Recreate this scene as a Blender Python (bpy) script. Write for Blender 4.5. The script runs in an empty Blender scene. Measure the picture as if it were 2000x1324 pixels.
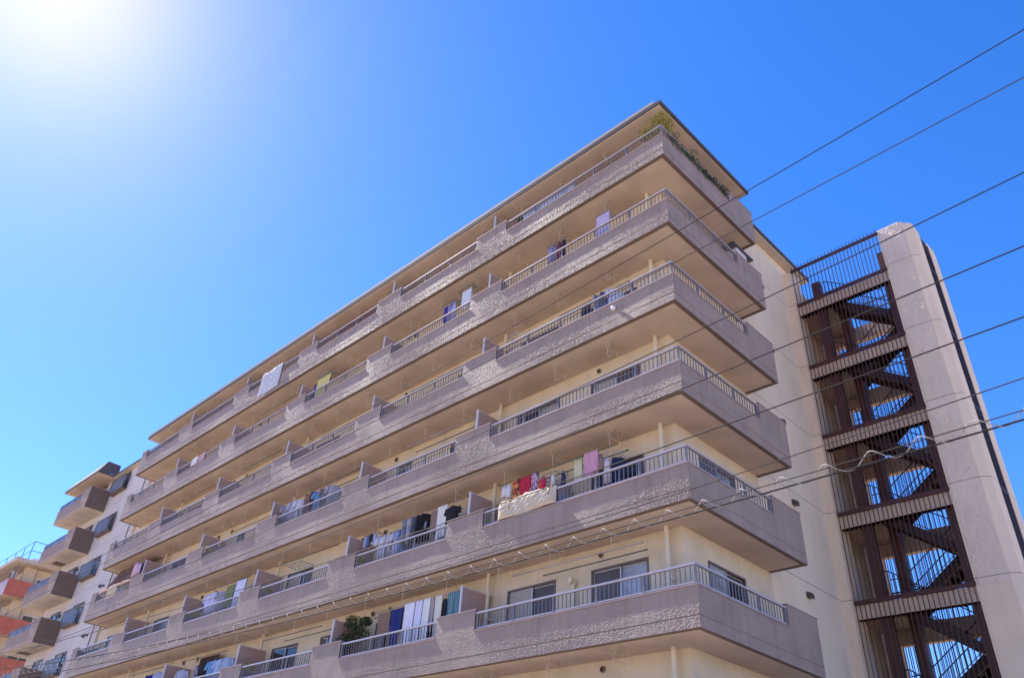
import bpy, math, random
import numpy as np
from mathutils import Vector, Matrix, Euler

random.seed(7); RNG = np.random.default_rng(11)
R = math.radians
S = bpy.context.scene
C = S.collection

# ------------------------------------------------------------------ camera, sky, sun, exposure
cam_d = bpy.data.cameras.new('camera')
cam = bpy.data.objects.new('camera', cam_d); C.objects.link(cam); S.camera = cam
cam.location = (8.8887, -14.2855, -4.5250)
cam.rotation_euler = (R(124.78746), R(-3.14931), R(44.20534))
cam_d.sensor_fit = 'HORIZONTAL'; cam_d.sensor_width = 36.0
cam_d.lens = 1536.482 / 2000 * 36.0
cam_d.clip_start = 0.1; cam_d.clip_end = 9000

SUN = Vector((-0.670, -0.038, 0.741)).normalized()
elev = math.asin(SUN.z); az = math.atan2(SUN.x, SUN.y)
W = bpy.data.worlds.new('World'); S.world = W; W.use_nodes = True
nt = W.node_tree; bg = nt.nodes['Background']
sky = nt.nodes.new('ShaderNodeTexSky'); sky.sky_type = 'NISHITA'; sky.sun_disc = False
sky.sun_elevation = elev; sky.sun_rotation = az
sky.altitude = 100; sky.air_density = 1.0; sky.dust_density = 0.18; sky.ozone_density = 5.0
hs = nt.nodes.new('ShaderNodeHueSaturation'); hs.inputs['Saturation'].default_value = 1.27
tn = nt.nodes.new('ShaderNodeMix'); tn.data_type = 'RGBA'; tn.blend_type = 'MULTIPLY'; tn.inputs[0].default_value = 1; tn.inputs[7].default_value = (.93, .785, 1, 1)
nt.links.new(sky.outputs[0], hs.inputs['Color']); nt.links.new(hs.outputs[0], tn.inputs[6]); nt.links.new(tn.outputs[2], bg.inputs['Color'])
# circumsolar glow of the open sky round the sun's true direction
gtc = nt.nodes.new('ShaderNodeTexCoord'); gdp = nt.nodes.new('ShaderNodeVectorMath'); gdp.operation = 'DOT_PRODUCT'; gdp.inputs[1].default_value = SUN
nt.links.new(gtc.outputs['Generated'], gdp.inputs[0]); gmx = nt.nodes.new('ShaderNodeMath'); gmx.operation = 'MAXIMUM'; gmx.inputs[1].default_value = 0; nt.links.new(gdp.outputs['Value'], gmx.inputs[0])
gpw = nt.nodes.new('ShaderNodeMath'); gpw.operation = 'POWER'; gpw.inputs[1].default_value = 150; nt.links.new(gmx.outputs[0], gpw.inputs[0])
gsc = nt.nodes.new('ShaderNodeVectorMath'); gsc.operation = 'SCALE'; gsc.inputs[0].default_value = (1.3, .85, .75); nt.links.new(gpw.outputs[0], gsc.inputs['Scale'])
gad = nt.nodes.new('ShaderNodeVectorMath'); gad.operation = 'ADD'; nt.links.new(tn.outputs[2], gad.inputs[0]); nt.links.new(gsc.outputs[0], gad.inputs[1]); nt.links.new(gad.outputs[0], bg.inputs['Color'])
bg.inputs['Strength'].default_value = 0.145

sd = bpy.data.lights.new('sun', 'SUN'); sd.energy = 5.0; sd.angle = R(0.5); sd.color = (1.0, 0.93, 0.84)
so = bpy.data.objects.new('sun', sd); C.objects.link(so)
so.rotation_euler = SUN.to_track_quat('Z', 'Y').to_euler(); so.location = (-30, -5, 60)

S.view_settings.view_transform = 'Standard'; S.view_settings.look = 'None'
S.view_settings.exposure = 1.05; S.view_settings.gamma = 1.0
S.render.engine = 'CYCLES'
S.cycles.max_bounces = 8; S.cycles.diffuse_bounces = 5

GZ = -6.1        # street level
H = 2.8          # storey height; z = 0 is the underside of the lowest balcony in the photograph

# ------------------------------------------------------------------ materials
MATS = {}
def mat(name, col, rough=0.8, var=0.08, scale=3.0, bump=0.0, bscale=60.0, metal=0.0, spec=0.5, streak=0.0, joints=None, pattern=None, trans=0.0, bdist=.02, fleck=0):
    if name in MATS: return MATS[name]
    m = bpy.data.materials.new(name); m.use_nodes = True; t = m.node_tree; N = t.nodes; L = t.links
    b = N['Principled BSDF']; b.inputs['Roughness'].default_value = rough; b.inputs['Metallic'].default_value = metal
    b.inputs['Specular IOR Level'].default_value = spec
    tc = N.new('ShaderNodeTexCoord')
    c = N.new('ShaderNodeRGB'); c.outputs[0].default_value = (*col, 1); out = c.outputs[0]
    def mixc(fac, a, colb, blend='MIX'):
        mx = N.new('ShaderNodeMix'); mx.data_type = 'RGBA'; mx.blend_type = blend
        L.new(fac, mx.inputs[0]); L.new(a, mx.inputs[6])
        if isinstance(colb, tuple): mx.inputs[7].default_value = (*colb, 1)
        else: L.new(colb, mx.inputs[7])
        return mx.outputs[2]
    def ramp(src, p0, p1):
        r = N.new('ShaderNodeMapRange'); r.inputs[1].default_value = p0; r.inputs[2].default_value = p1
        L.new(src, r.inputs[0]); return r.outputs[0]
    if pattern:
        kind, cols, sc = pattern
        if kind == 'stripe':
            w = N.new('ShaderNodeTexWave'); w.bands_direction = 'X'; w.inputs['Scale'].default_value = sc
            L.new(tc.outputs['Object'], w.inputs[0])
            out = mixc(ramp(w.outputs['Fac'], .45, .55), out, cols[0])
        elif kind == 'floral':
            v = N.new('ShaderNodeTexVoronoi'); v.inputs['Scale'].default_value = sc
            L.new(tc.outputs['Object'], v.inputs[0])
            h = N.new('ShaderNodeSeparateColor'); L.new(v.outputs['Color'], h.inputs[0])
            out = mixc(ramp(h.outputs[0], .45, .5), out, cols[0])
            out = mixc(ramp(h.outputs[1], .7, .75), out, cols[1])
    n = N.new('ShaderNodeTexNoise'); n.inputs['Scale'].default_value = scale; n.inputs['Detail'].default_value = 6
    L.new(tc.outputs['Object'], n.inputs[0])
    if var:
        out = mixc(ramp(n.outputs[0], .35, .7), out, tuple(x * (1 - var * 2.2) for x in col) if not pattern else tuple(x*.8 for x in col)) if not pattern else out
    if streak:
        mp = N.new('ShaderNodeMapping'); mp.inputs['Scale'].default_value = (5, 5, .35)
        n2 = N.new('ShaderNodeTexNoise'); n2.inputs['Scale'].default_value = 1.0; n2.inputs['Detail'].default_value = 5
        L.new(tc.outputs['Object'], mp.inputs[0]); L.new(mp.outputs[0], n2.inputs[0])
        f = N.new('ShaderNodeMath'); f.operation = 'MULTIPLY'; f.inputs[1].default_value = streak
        L.new(ramp(n2.outputs[0], .52, .8), f.inputs[0])
        out = mixc(f.outputs[0], out, tuple(x * .45 for x in col))
    if joints is not None:
        s = N.new('ShaderNodeSeparateXYZ'); L.new(tc.outputs['Object'], s.inputs[0])
        a = N.new('ShaderNodeMath'); a.operation = 'SUBTRACT'; a.inputs[1].default_value = joints; L.new(s.outputs[2], a.inputs[0])
        fm = N.new('ShaderNodeMath'); fm.operation = 'FLOORED_MODULO'; fm.inputs[1].default_value = H; L.new(a.outputs[0], fm.inputs[0])
        lt = N.new('ShaderNodeMath'); lt.operation = 'LESS_THAN'; lt.inputs[1].default_value = .022; L.new(fm.outputs[0], lt.inputs[0])
        out = mixc(lt.outputs[0], out, tuple(x * .35 for x in col))
    if fleck:
        vf = N.new('ShaderNodeTexVoronoi'); vf.inputs['Scale'].default_value = 45; L.new(tc.outputs['Object'], vf.inputs[0])
        sf = N.new('ShaderNodeSeparateColor'); L.new(vf.outputs['Color'], sf.inputs[0])
        ff = N.new('ShaderNodeMath'); ff.operation = 'MULTIPLY'; ff.inputs[1].default_value = fleck; L.new(ramp(sf.outputs[0], .3, 1), ff.inputs[0])
        out = mixc(ff.outputs[0], out, tuple(x * .55 for x in col))
    L.new(out, b.inputs['Base Color'])
    if bump:
        nb = N.new('ShaderNodeTexNoise'); nb.inputs['Scale'].default_value = bscale; nb.inputs['Detail'].default_value = 4
        L.new(tc.outputs['Object'], nb.inputs[0])
        bp = N.new('ShaderNodeBump'); bp.inputs['Strength'].default_value = bump; bp.inputs['Distance'].default_value = bdist
        L.new(nb.outputs[0], bp.inputs['Height']); L.new(bp.outputs[0], b.inputs['Normal'])
    if trans:
        b.inputs['Alpha'].default_value = 1 - trans
    MATS[name] = m; return m

PAR = mat('parapet stucco', (.42, .315, .25), .62, .08, 1.2, 1.0, 52, streak=.5, spec=.42, bdist=.032, fleck=.3)
PARP = mat('parapet paint', (.35, .24, .17), .75, .07, 1.0, .1, 60, streak=.4)
COP = mat('coping', (.38, .28, .25), .6, .08, 4, .1, 60)
SOF = mat('soffit paint', (.63, .49, .385), .9, .10, .9, .08, 40, streak=0)
DRIP = mat('drip edge', (.16, .11, .085), .8, .05)
WALL = mat('cream wall', (.70, .60, .43), .88, .06, 1.5, .1, 50, streak=.15)
ENDW = mat('end wall', (.86, .69, .48), .88, .05, .6, .08, 40, joints=.3, streak=.22)
WHITEW = mat('white wall', (.66, .59, .52), .88, .05, .6, .08, 40, joints=.2, streak=.3)
PART = mat('partition board', (.44, .31, .27), .7, .04)
PFR = mat('partition frame', (.62, .58, .60), .5, .03)
RAIL = mat('railing metal', (.52, .44, .41), .35, .03, metal=.25)
RAILB = mat('baluster metal', (.20, .18, .185), .5, .03, metal=.1)
PIPE = mat('drainpipe paint', (.72, .64, .47), .5, .05, streak=.3)
FRAME = mat('bronze frame', (.16, .12, .10), .45, .05, metal=.3)
ALU = mat('aluminium frame', (.55, .54, .52), .4, .03, metal=.6)
GLASSD = mat('dark glass', (.03, .03, .035), .10, .0, spec=.45)
GLASSC = mat('curtain and reflection glass', (.42, .46, .50), .15, .25, 2.5, spec=.5)  # pale blue base colour paints a reflection as well as curtains into the panes
SHUT = mat('shutter slats', (.085, .07, .07), .5, .05)
CURT = mat('drawn curtain', (.50, .44, .34), .35, .2, 6, spec=.4, pattern=('stripe', [(.33, .28, .21)], 5))
VENTM = mat('vent brown', (.06, .035, .025), .7)
BRK = mat('bracket cream', (.62, .55, .40), .55, .1)
ROOFD = mat('roof fascia', (.09, .075, .07), .7, .05)
ROOFW = mat('roof flashing', (.40, .35, .30), .7, .04)
STEEL = mat('maroon steel', (.085, .028, .021), .55, .1, 6, .1, 30)
STEELD = mat('dark steel', (.034, .014, .012), .6, .1, 6)
TOW = mat('tower wall', (.82, .65, .46), .85, .05, .9, .12, 35, joints=.29, streak=.15)
TOWR = mat('tower trowelled', (.78, .63, .49), .8, .05, 1.0, .5, 14, spec=.25, bdist=.05, joints=.29)
BEAM = mat('beam paint', (.62, .47, .35), .85, .06, 2, .1, 40, streak=.4)
PANEL = mat('acrylic panel', (.16, .16, .18), .45, .1, 2, spec=.3, trans=.25)

# ------------------------------------------------------------------ mesh helper
class MB:
    def __init__(s): s.v = []; s.f = []; s.m = []
    def quad(s, a, b, c, d, mi=0):
        n = len(s.v); s.v += [a, b, c, d]; s.f.append((n, n+1, n+2, n+3)); s.m.append(mi)
    def box(s, x0, x1, y0, y1, z0, z1, mi=0):
        n = len(s.v)
        s.v += [(x0,y0,z0),(x1,y0,z0),(x1,y1,z0),(x0,y1,z0),(x0,y0,z1),(x1,y0,z1),(x1,y1,z1),(x0,y1,z1)]
        for f in ((0,3,2,1),(4,5,6,7),(0,1,5,4),(1,2,6,5),(2,3,7,6),(3,0,4,7)):
            s.f.append(tuple(n+i for i in f)); s.m.append(mi)
        return s
    def obox(s, c, ax, ay, az, mi=0):
        """box from centre and three half-axis vectors"""
        c, ax, ay, az = Vector(c), Vector(ax), Vector(ay), Vector(az); n = len(s.v)
        for k in (-1, 1):
            for (i, j) in ((-1,-1),(1,-1),(1,1),(-1,1)): s.v.append(tuple(c + ax*i + ay*j + az*k))
        for f in ((0,3,2,1),(4,5,6,7),(0,1,5,4),(1,2,6,5),(2,3,7,6),(3,0,4,7)):
            s.f.append(tuple(n+i for i in f)); s.m.append(mi)
        return s
    def prism(s, pts, z0, z1, mi=0):
        n = len(s.v); k = len(pts)
        s.v += [(x, y, z0) for x, y in pts] + [(x, y, z1) for x, y in pts]
        s.f.append(tuple(n+i for i in reversed(range(k)))); s.m.append(mi)
        s.f.append(tuple(n+k+i for i in range(k))); s.m.append(mi)
        for i in range(k):
            j = (i+1) % k; s.f.append((n+i, n+j, n+k+j, n+k+i)); s.m.append(mi)
        return s
    def tube(s, pts, r, seg=6, mi=0, cap=True):
        pts = [Vector(p) for p in pts]; rings = []
        for i, p in enumerate(pts):
            d = (pts[min(i+1, len(pts)-1)] - pts[max(i-1, 0)]).normalized()
            u = d.cross(Vector((0, 0, 1)))
            if u.length < .05: u = d.cross(Vector((1, 0, 0)))
            u.normalize(); w = d.cross(u); n = len(s.v); rr = r[i] if isinstance(r, (list, tuple)) else r
            for k in range(seg):
                a = 2*math.pi*k/seg; s.v.append(tuple(p + (u*math.cos(a) + w*math.sin(a))*rr))
            rings.append(n)
        for a, b in zip(rings, rings[1:]):
            for k in range(seg):
                j = (k+1) % seg; s.f.append((a+k, a+j, b+j, b+k)); s.m.append(mi)
        if cap:
            s.f.append(tuple(rings[0]+k for k in reversed(range(seg)))); s.m.append(mi)
            s.f.append(tuple(rings[-1]+k for k in range(seg))); s.m.append(mi)
        return s
    def loft(s, rings, mi=0, cap=True):
        base = []
        for r in rings: base.append(len(s.v)); s.v += [tuple(p) for p in r]
        k = len(rings[0])
        for a, b in zip(base, base[1:]):
            for i in range(k):
                j = (i+1) % k; s.f.append((a+i, a+j, b+j, b+i)); s.m.append(mi)
        if cap:
            s.f.append(tuple(base[0]+i for i in reversed(range(k)))); s.m.append(mi)
            s.f.append(tuple(base[-1]+i for i in range(k))); s.m.append(mi)
        return s
    def grid(s, P, mi=0):
        """P: array (n, m, 3)"""
        n0 = len(s.v); n, m = P.shape[:2]; s.v += P.reshape(-1, 3).tolist()
        i, j = np.meshgrid(np.arange(n-1), np.arange(m-1), indexing='ij'); a = (n0 + i*m + j).ravel()
        F = np.stack([a, a+1, a+m+1, a+m], 1).tolist(); s.f += [tuple(q) for q in F]; s.m += [mi]*len(F)
        return s
    def build(s, name, mats, parent=None, smooth=False, origin=None):
        me = bpy.data.meshes.new(name); me.from_pydata(s.v, [], s.f)
        for m_ in (mats if isinstance(mats, (list, tuple)) else [mats]): me.materials.append(m_)
        me.polygons.foreach_set('material_index', s.m)
        if smooth: me.polygons.foreach_set('use_smooth', [True]*len(s.f))
        me.update(); o = bpy.data.objects.new(name, me); C.objects.link(o)
        if parent: o.parent = parent
        return o

def tag(o, label=None, cat=None, group=None, kind=None):
    if label: o['label'] = label
    if cat: o['category'] = cat
    if group: o['group'] = group
    if kind: o['kind'] = kind
    return o
def empty(name, label, cat, loc=(0, 0, 0), group=None):
    o = bpy.data.objects.new(name, None); C.objects.link(o); o.location = loc; o.empty_display_size = .2
    return tag(o, label, cat, group)
def shift(o, loc):
    """give a mesh built in world space a local origin"""
    o.data.transform(Matrix.Translation(-Vector(loc))); o.location = loc; return o

# ------------------------------------------------------------------ ground
g = MB(); g.box(-2500, 2500, -2500, 2500, GZ-.5, GZ)
tag(g.build('ground', mat('pale ground', (.53, .41, .30), .95, .1, .3, .2, 8)), kind='structure')
g = MB(); g.box(-400, 400, -12.5, -6.5, GZ+.0, GZ+.004)
tag(g.build('road', mat('road asphalt', (.14, .13, .125), .9, .12, 1.5, .3, 60)), kind='structure')
g = MB(); g.box(-400, 400, -6.5, -6.3, GZ, GZ+.14); g.box(-400, 400, -6.3, -2.5, GZ, GZ+.12)
tag(g.build('pavement', mat('pavement concrete', (.42, .39, .36), .9, .08, 2, .2, 30)), kind='structure')

# ------------------------------------------------------------------ apartment building
XL, XR, YW, YB = -49.35, -1.07, 1.25, 11.0       # block: left end, right end, front wall, rear wall
bld = empty('apartment_building', 'long seven storey apartment block with taupe stepped balconies wrapping its sunny corner', 'apartment building', (-20, 4, GZ))
def part(mb, name, mats, parent=bld, smooth=False, label=None):
    o = mb.build(name, mats, None, smooth)
    o.parent = parent
    # keep world-space vertices: undo the parents' offset
    off = Vector((0, 0, 0)); p = parent
    while p: off += p.location; p = p.parent
    o.location = -off
    if label: o['label'] = label
    return o

# windows: (x0, x1, z0, z1, kind) on the front wall
WIN = []
for k in range(-1, 6):
    z = k*H
    def door(a, b): WIN.append((a, b, z+.22, z+2.24, 'door', k))
    def small(a, b): WIN.append((a, b, z+1.3, z+2.24, 'small', k))
    door(-3.88, -2.09); 
    if k < 0: continue
    door(-6.9, -5.1)
    door(-10.1, -8.3); door(-19.25, -17.5); 
    if k < 3: small(-12.9, -12.2); small(-16.06, -15.37)
    door(-22.1, -20.3); door(-31.1, -29.4)
    if k < 3: small(-24.6, -23.9); small(-28.0, -27.3)
    door(-34.1, -32.3)
    if k < 2: door(-36.6, -35.2)
for k in range(0, 6):
    z = k*H
    WIN.append((-43.95, -42.2, z+.95, z+2.22, 'guard', k))
    WIN.append((-47.6, -46.0, z+.25, z+2.26, 'door', k))
def holed(us, vs, holes, P, depth, mb):
    us = sorted(set(us + [a for h in holes for a in h[:2]])); vs = sorted(set(vs + [a for h in holes for a in h[2:4]]))
    def inh(u, v): return any(h[0] < u < h[1] and h[2] < v < h[3] for h in holes)
    for a, b in zip(us, us[1:]):
        for c, d in zip(vs, vs[1:]):
            if not inh((a+b)/2, (c+d)/2): mb.quad(P(a, c, 0), P(b, c, 0), P(b, d, 0), P(a, d, 0))
    for h in holes:
        a, b, c, d = h[:4]
        mb.quad(P(a,c,0), P(b,c,0), P(b,c,depth), P(a,c,depth)); mb.quad(P(a,d,0), P(a,d,depth), P(b,d,depth), P(b,d,0))
        mb.quad(P(a,c,0), P(a,c,depth), P(a,d,depth), P(a,d,0)); mb.quad(P(b,c,0), P(b,d,0), P(b,d,depth), P(b,c,depth))
        mb.quad(P(a,c,depth), P(b,c,depth), P(b,d,depth), P(a,d,depth))
ZT = 16.35
PF = lambda u, v, d: (u, YW+d, v)
PS = lambda u, v, d: (XR-d, u, v)
mb = MB(); holed([-38.2, XR], [GZ, ZT], [w for w in WIN if w[0] > -38.2], PF, .16, mb)
part(mb, 'wall', WALL)
mb = MB(); holed([XL, -38.2], [GZ, ZT], [w for w in WIN if w[0] <= -38.2], PF, .16, mb)
mb.box(-38.2, -38.05, YW-.14, YW, GZ, ZT)
mb.quad((XL, YB, GZ), (XL, YW, GZ), (XL, YW, ZT), (XL, YB, ZT))
part(mb, 'wall', WHITEW, label='pale wall of the far wing with horizontal joints')
SIDEW = [(2.27, 3.99, k*H+.95 if k == 9 else k*H+.22, k*H+2.24) for k in range(-1, 6)]
mb = MB(); holed([YW, 5.44], [GZ, ZT], SIDEW, PS, .16, mb)
part(mb, 'wall', WALL, label='cream end wall behind the side balconies')
mb = MB(); mb.quad((XR, 5.44, GZ), (XR, YB, GZ), (XR, YB, ZT), (XR, 5.44, ZT)); mb.quad((XR, YB, GZ), (XL, YB, GZ), (XL, YB, ZT), (XR, YB, ZT))
part(mb, 'wall', ENDW, label='plain end wall with horizontal joints')

def window(x0, x1, z0, z1, side, kind, seed):
    """frame part with two sashes as sub-parts, 10 cm inside the wall face; side 'F' front or 'S' right end"""
    P = PF if side == 'F' else PS
    def bx(m, a, b, d0, d1, c, e):
        p, q = P(a, c, d0), P(b, e, d1)
        m.box(min(p[0], q[0]), max(p[0], q[0]), min(p[1], q[1]), max(p[1], q[1]), c, e)
    f = MB(); t = .05
    bx(f, x0, x1, -.02, .12, z0, z0+t); bx(f, x0, x1, -.02, .12, z1-t, z1)
    bx(f, x0, x0+t, -.018, .118, z0+t, z1-t); bx(f, x1-t, x1, -.018, .118, z0+t, z1-t)
    mid = (x0+x1)/2
    fr = part(f, 'window', FRAME)
    for i, (a, b, d) in enumerate(((x0+t, mid+.03, .03), (mid-.03, x1-t, .07))):
        s = MB(); w = .035
        bx(s, a, b, d, d+.03, z0+t, z0+t+w); bx(s, a, b, d, d+.03, z1-t-w, z1-t)
        bx(s, a, a+w, d, d+.03, z0+t+w, z1-t-w); bx(s, b-w, b, d, d+.03, z0+t+w, z1-t-w)
        if kind == 'door' and seed % 2: bx(s, a+w, b-w, d+.003, d+.027, (z0+z1)/2-.02, (z0+z1)/2+.02)
        s2 = MB(); bx(s2, a+w, b-w, d+.012, d+.018, z0+t+w, z1-t-w)
        for q in s2.f: s.f.append(tuple(len(s.v)+j for j in q)); s.m.append(1)
        s.v += s2.v
        part(s, 'sash', [ALU, [GLASSC, GLASSD, SHUT, GLASSD, CURT][(seed*7+i*3) % 5]], fr)
    if kind == 'guard':
        gm = MB(); gy0, gz0, gz1 = YW-.36, z0-.05, z0+.85; a0, a1 = x0-.2, x1+.15
        for zz in (gz0, gz1): gm.box(a0, a1, gy0, gy0+.04, zz, zz+.04); gm.box(a0, a0+.04, gy0+.04, YW-.003, zz, zz+.04); gm.box(a1-.04, a1, gy0+.04, YW-.003, zz, zz+.04)
        for xx in (a0, a1-.04): gm.box(xx, xx+.04, gy0+.002, gy0+.038, gz0+.04, gz1)
        gm.box(a0+.04, a1-.04, gy0+.015, gy0+.022, gz0+.04, gz1, 1)
        gm.box(a0, a1, gy0+.05, YW-.003, gz0-.02, gz0-.004, 0)
        part(gm, 'guard_panel', [FRAME, PANEL], fr)
    return fr
for i, w in enumerate(WIN): window(*w[:4], 'F', w[4], i + w[5])
for i, w in enumerate(SIDEW[1:]): window(*w[:4], 'S', 'door', i)

# roof
mb = MB()
mb.prism([(-37.35, .005), (.03, .005), (.03, 5.42), (-.95, 5.42), (-.95, 1.0), (-37.35, 1.0)], ZT+.02, ZT+.15)
part(mb, 'roof', ROOFD)
mb = MB(); mb.prism([(-37.27, .06), (-.05, .06), (-.05, 5.34), (-1.0, 5.34), (-1.0, YW+.1), (-37.27, YW+.1)], ZT-.02, ZT+.05)
part(mb, 'roof_soffit', SOF)
mb = MB()
mb.v += [(-37.3,.002,ZT+.15),(-.22,.002,ZT+.15),(-.22,.002,ZT+.29),(-37.3,.002,ZT+.29),(-37.3,.3,ZT+.36),(-.5,.3,ZT+.36)]
mb.f += [(0,1,2,3),(3,2,5,4)]; mb.m += [0,0]
part(mb, 'roof_flashing', ROOFW)
mb = MB(); mb.box(XL-.4, -37.36, .98, YW+.3, ZT+.01, ZT+.13); mb.box(-.98, -.68, 5.44, YB+.35, ZT+.01, ZT+.13); mb.box(XL-.3, -.99, YW+.31, YB+.35, ZT+.005, ZT+.2)
part(mb, 'eave', ROOFD)
EAV = mat('eave cream', (.62, .52, .42), .9, .05)
for b_ in ((XL-.36, -37.4, 1.02, YW-.002), (-1.068, -.74, 5.46, YB+.3)):
    mb = MB(); mb.box(*b_, ZT-.05, ZT+.005); part(mb, 'eave_soffit', EAV)
# canopy over the far balconies
mb = MB()
mb.prism([(-50.45, -.06), (-44.6, -.06), (-44.6, YW), (-49.3, YW), (-49.3, 5.4), (-50.45, 5.4)], ZT-.02, ZT+.10)
mb.v += [(-44.6,-.05,ZT+.11),(-44.6,1.2,ZT+.11),(-44.6,1.2,ZT+.85),(-44.6,.35,ZT+.88),(-50.4,-.05,ZT+.11),(-50.4,.35,ZT+.88),(-50.4,1.2,ZT+.85)]
n = len(mb.v)-7; mb.f += [(n,n+1,n+2,n+3),(n,n+3,n+5,n+4),(n+3,n+2,n+6,n+5)]; mb.m += [0,0,0]
part(mb, 'canopy', mat('canopy brown', (.12, .09, .085), .75, .05))
mb = MB(); mb.prism([(-50.4, 0), (-44.65, 0), (-44.65, YW+.1), (-49.25, YW+.1), (-49.25, 5.3), (-50.4, 5.3)], ZT-.06, ZT-.01)
part(mb, 'canopy_soffit', SOF)

# ---- balconies
def stucco(x0, x1, z0, z1, step, amp, y0=0.0, seed=0, warp=.0018):
    nx = max(3, int((x1-x0)/step)+1); nz = max(3, int((z1-z0)/step)+1)
    rg = np.random.default_rng(int(abs(x0*997)+abs(z0*131)+seed) % 100000)
    X, Zc = np.meshgrid(np.linspace(x0, x1, nx), np.linspace(z0, z1, nz), indexing='ij')
    n1 = rg.normal(size=(nx, nz)); n1 = np.clip(n1, -1.6, 2.2)
    w = np.sin(X*1.3+Zc*.9+.4+seed)*.5 + np.sin(X*3.1-Zc*1.2+1.7)*.3 + np.sin(X*6.7+.3+seed)*.18 + np.sin(X*.55+2)*.5
    env = np.clip(.65+.35*np.sin(X*1.1+Zc*.7), .3, 1)
    Y = y0 - (n1*amp*env + w*warp)
    P = np.stack([X, Y, Zc], 2)
    # skirt
    Q = np.empty((nx+2, nz+2, 3)); Q[1:-1, 1:-1] = P
    Q[0, 1:-1] = P[0]; Q[-1, 1:-1] = P[-1]; Q[:, 0] = 0; Q[1:-1, 0] = P[:, 0]; Q[1:-1, -1] = P[:, -1]
    Q[0, 0] = P[0, 0]; Q[0, -1] = P[0, -1]; Q[-1, 0] = P[-1, 0]; Q[-1, -1] = P[-1, -1]
    Q[0, :, 1] = Q[-1, :, 1] = y0+.03; Q[:, 0, 1] = Q[:, -1, 1] = y0+.03
    return Q
HI = [(-37.3, -36.58), (-32.42, -30.86), (-26.44, -24.91), (-20.44, -18.9), (-14.46, -12.88), (-8.36, -6.81)]
LO, HG, GR = .86, 1.406, .25
XE, YE, YS = -37.3, 5.43, 3.91
TH = .12
def rail_run(mb, pts, z0, z1, post=1.38, gap=.13, ends=(1, 1)):
    """posts, balusters and rails along a polyline in plan"""
    for si, (a, b) in enumerate(zip(pts, pts[1:])):
        a, b = Vector((*a, 0)), Vector((*b, 0)); L_ = (b-a).length; d = (b-a)/L_; nrm = Vector((-d.y, d.x, 0))
        mb.obox(a+d*L_/2+Vector((0,0,z1-.022)), d*(L_/2+.02), nrm*.033, Vector((0,0,.022)), 0)
        mb.obox(a+d*L_/2+Vector((0,0,z0+.05)), d*(L_/2), nrm*.016, Vector((0,0,.014)), 0)
        n = max(1, round(L_/post))
        for i in range(n+1):
            if si and i == 0: continue
            p = a + d*(L_*i/n); p = p + d*(.03 if i == 0 else (-.03 if i == n and (si == len(pts)-2) else 0))
            mb.obox(p+Vector((0,0,(z0+z1-.044)/2)), d*.024, nrm*.02, Vector((0,0,(z1-.044-z0)/2)), 2)
        m = round(L_/gap)
        for i in range(1, m):
            t = L_*i/m
            if min(abs(t - L_*j/n) for j in range(n+1)) < .05: continue
            mb.obox(a+d*t+Vector((0,0,(z0+.064+z1-.044)/2)), d*.008, nrm*.010, Vector((0,0,(z1-.044-z0-.064)/2)), 1)
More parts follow.
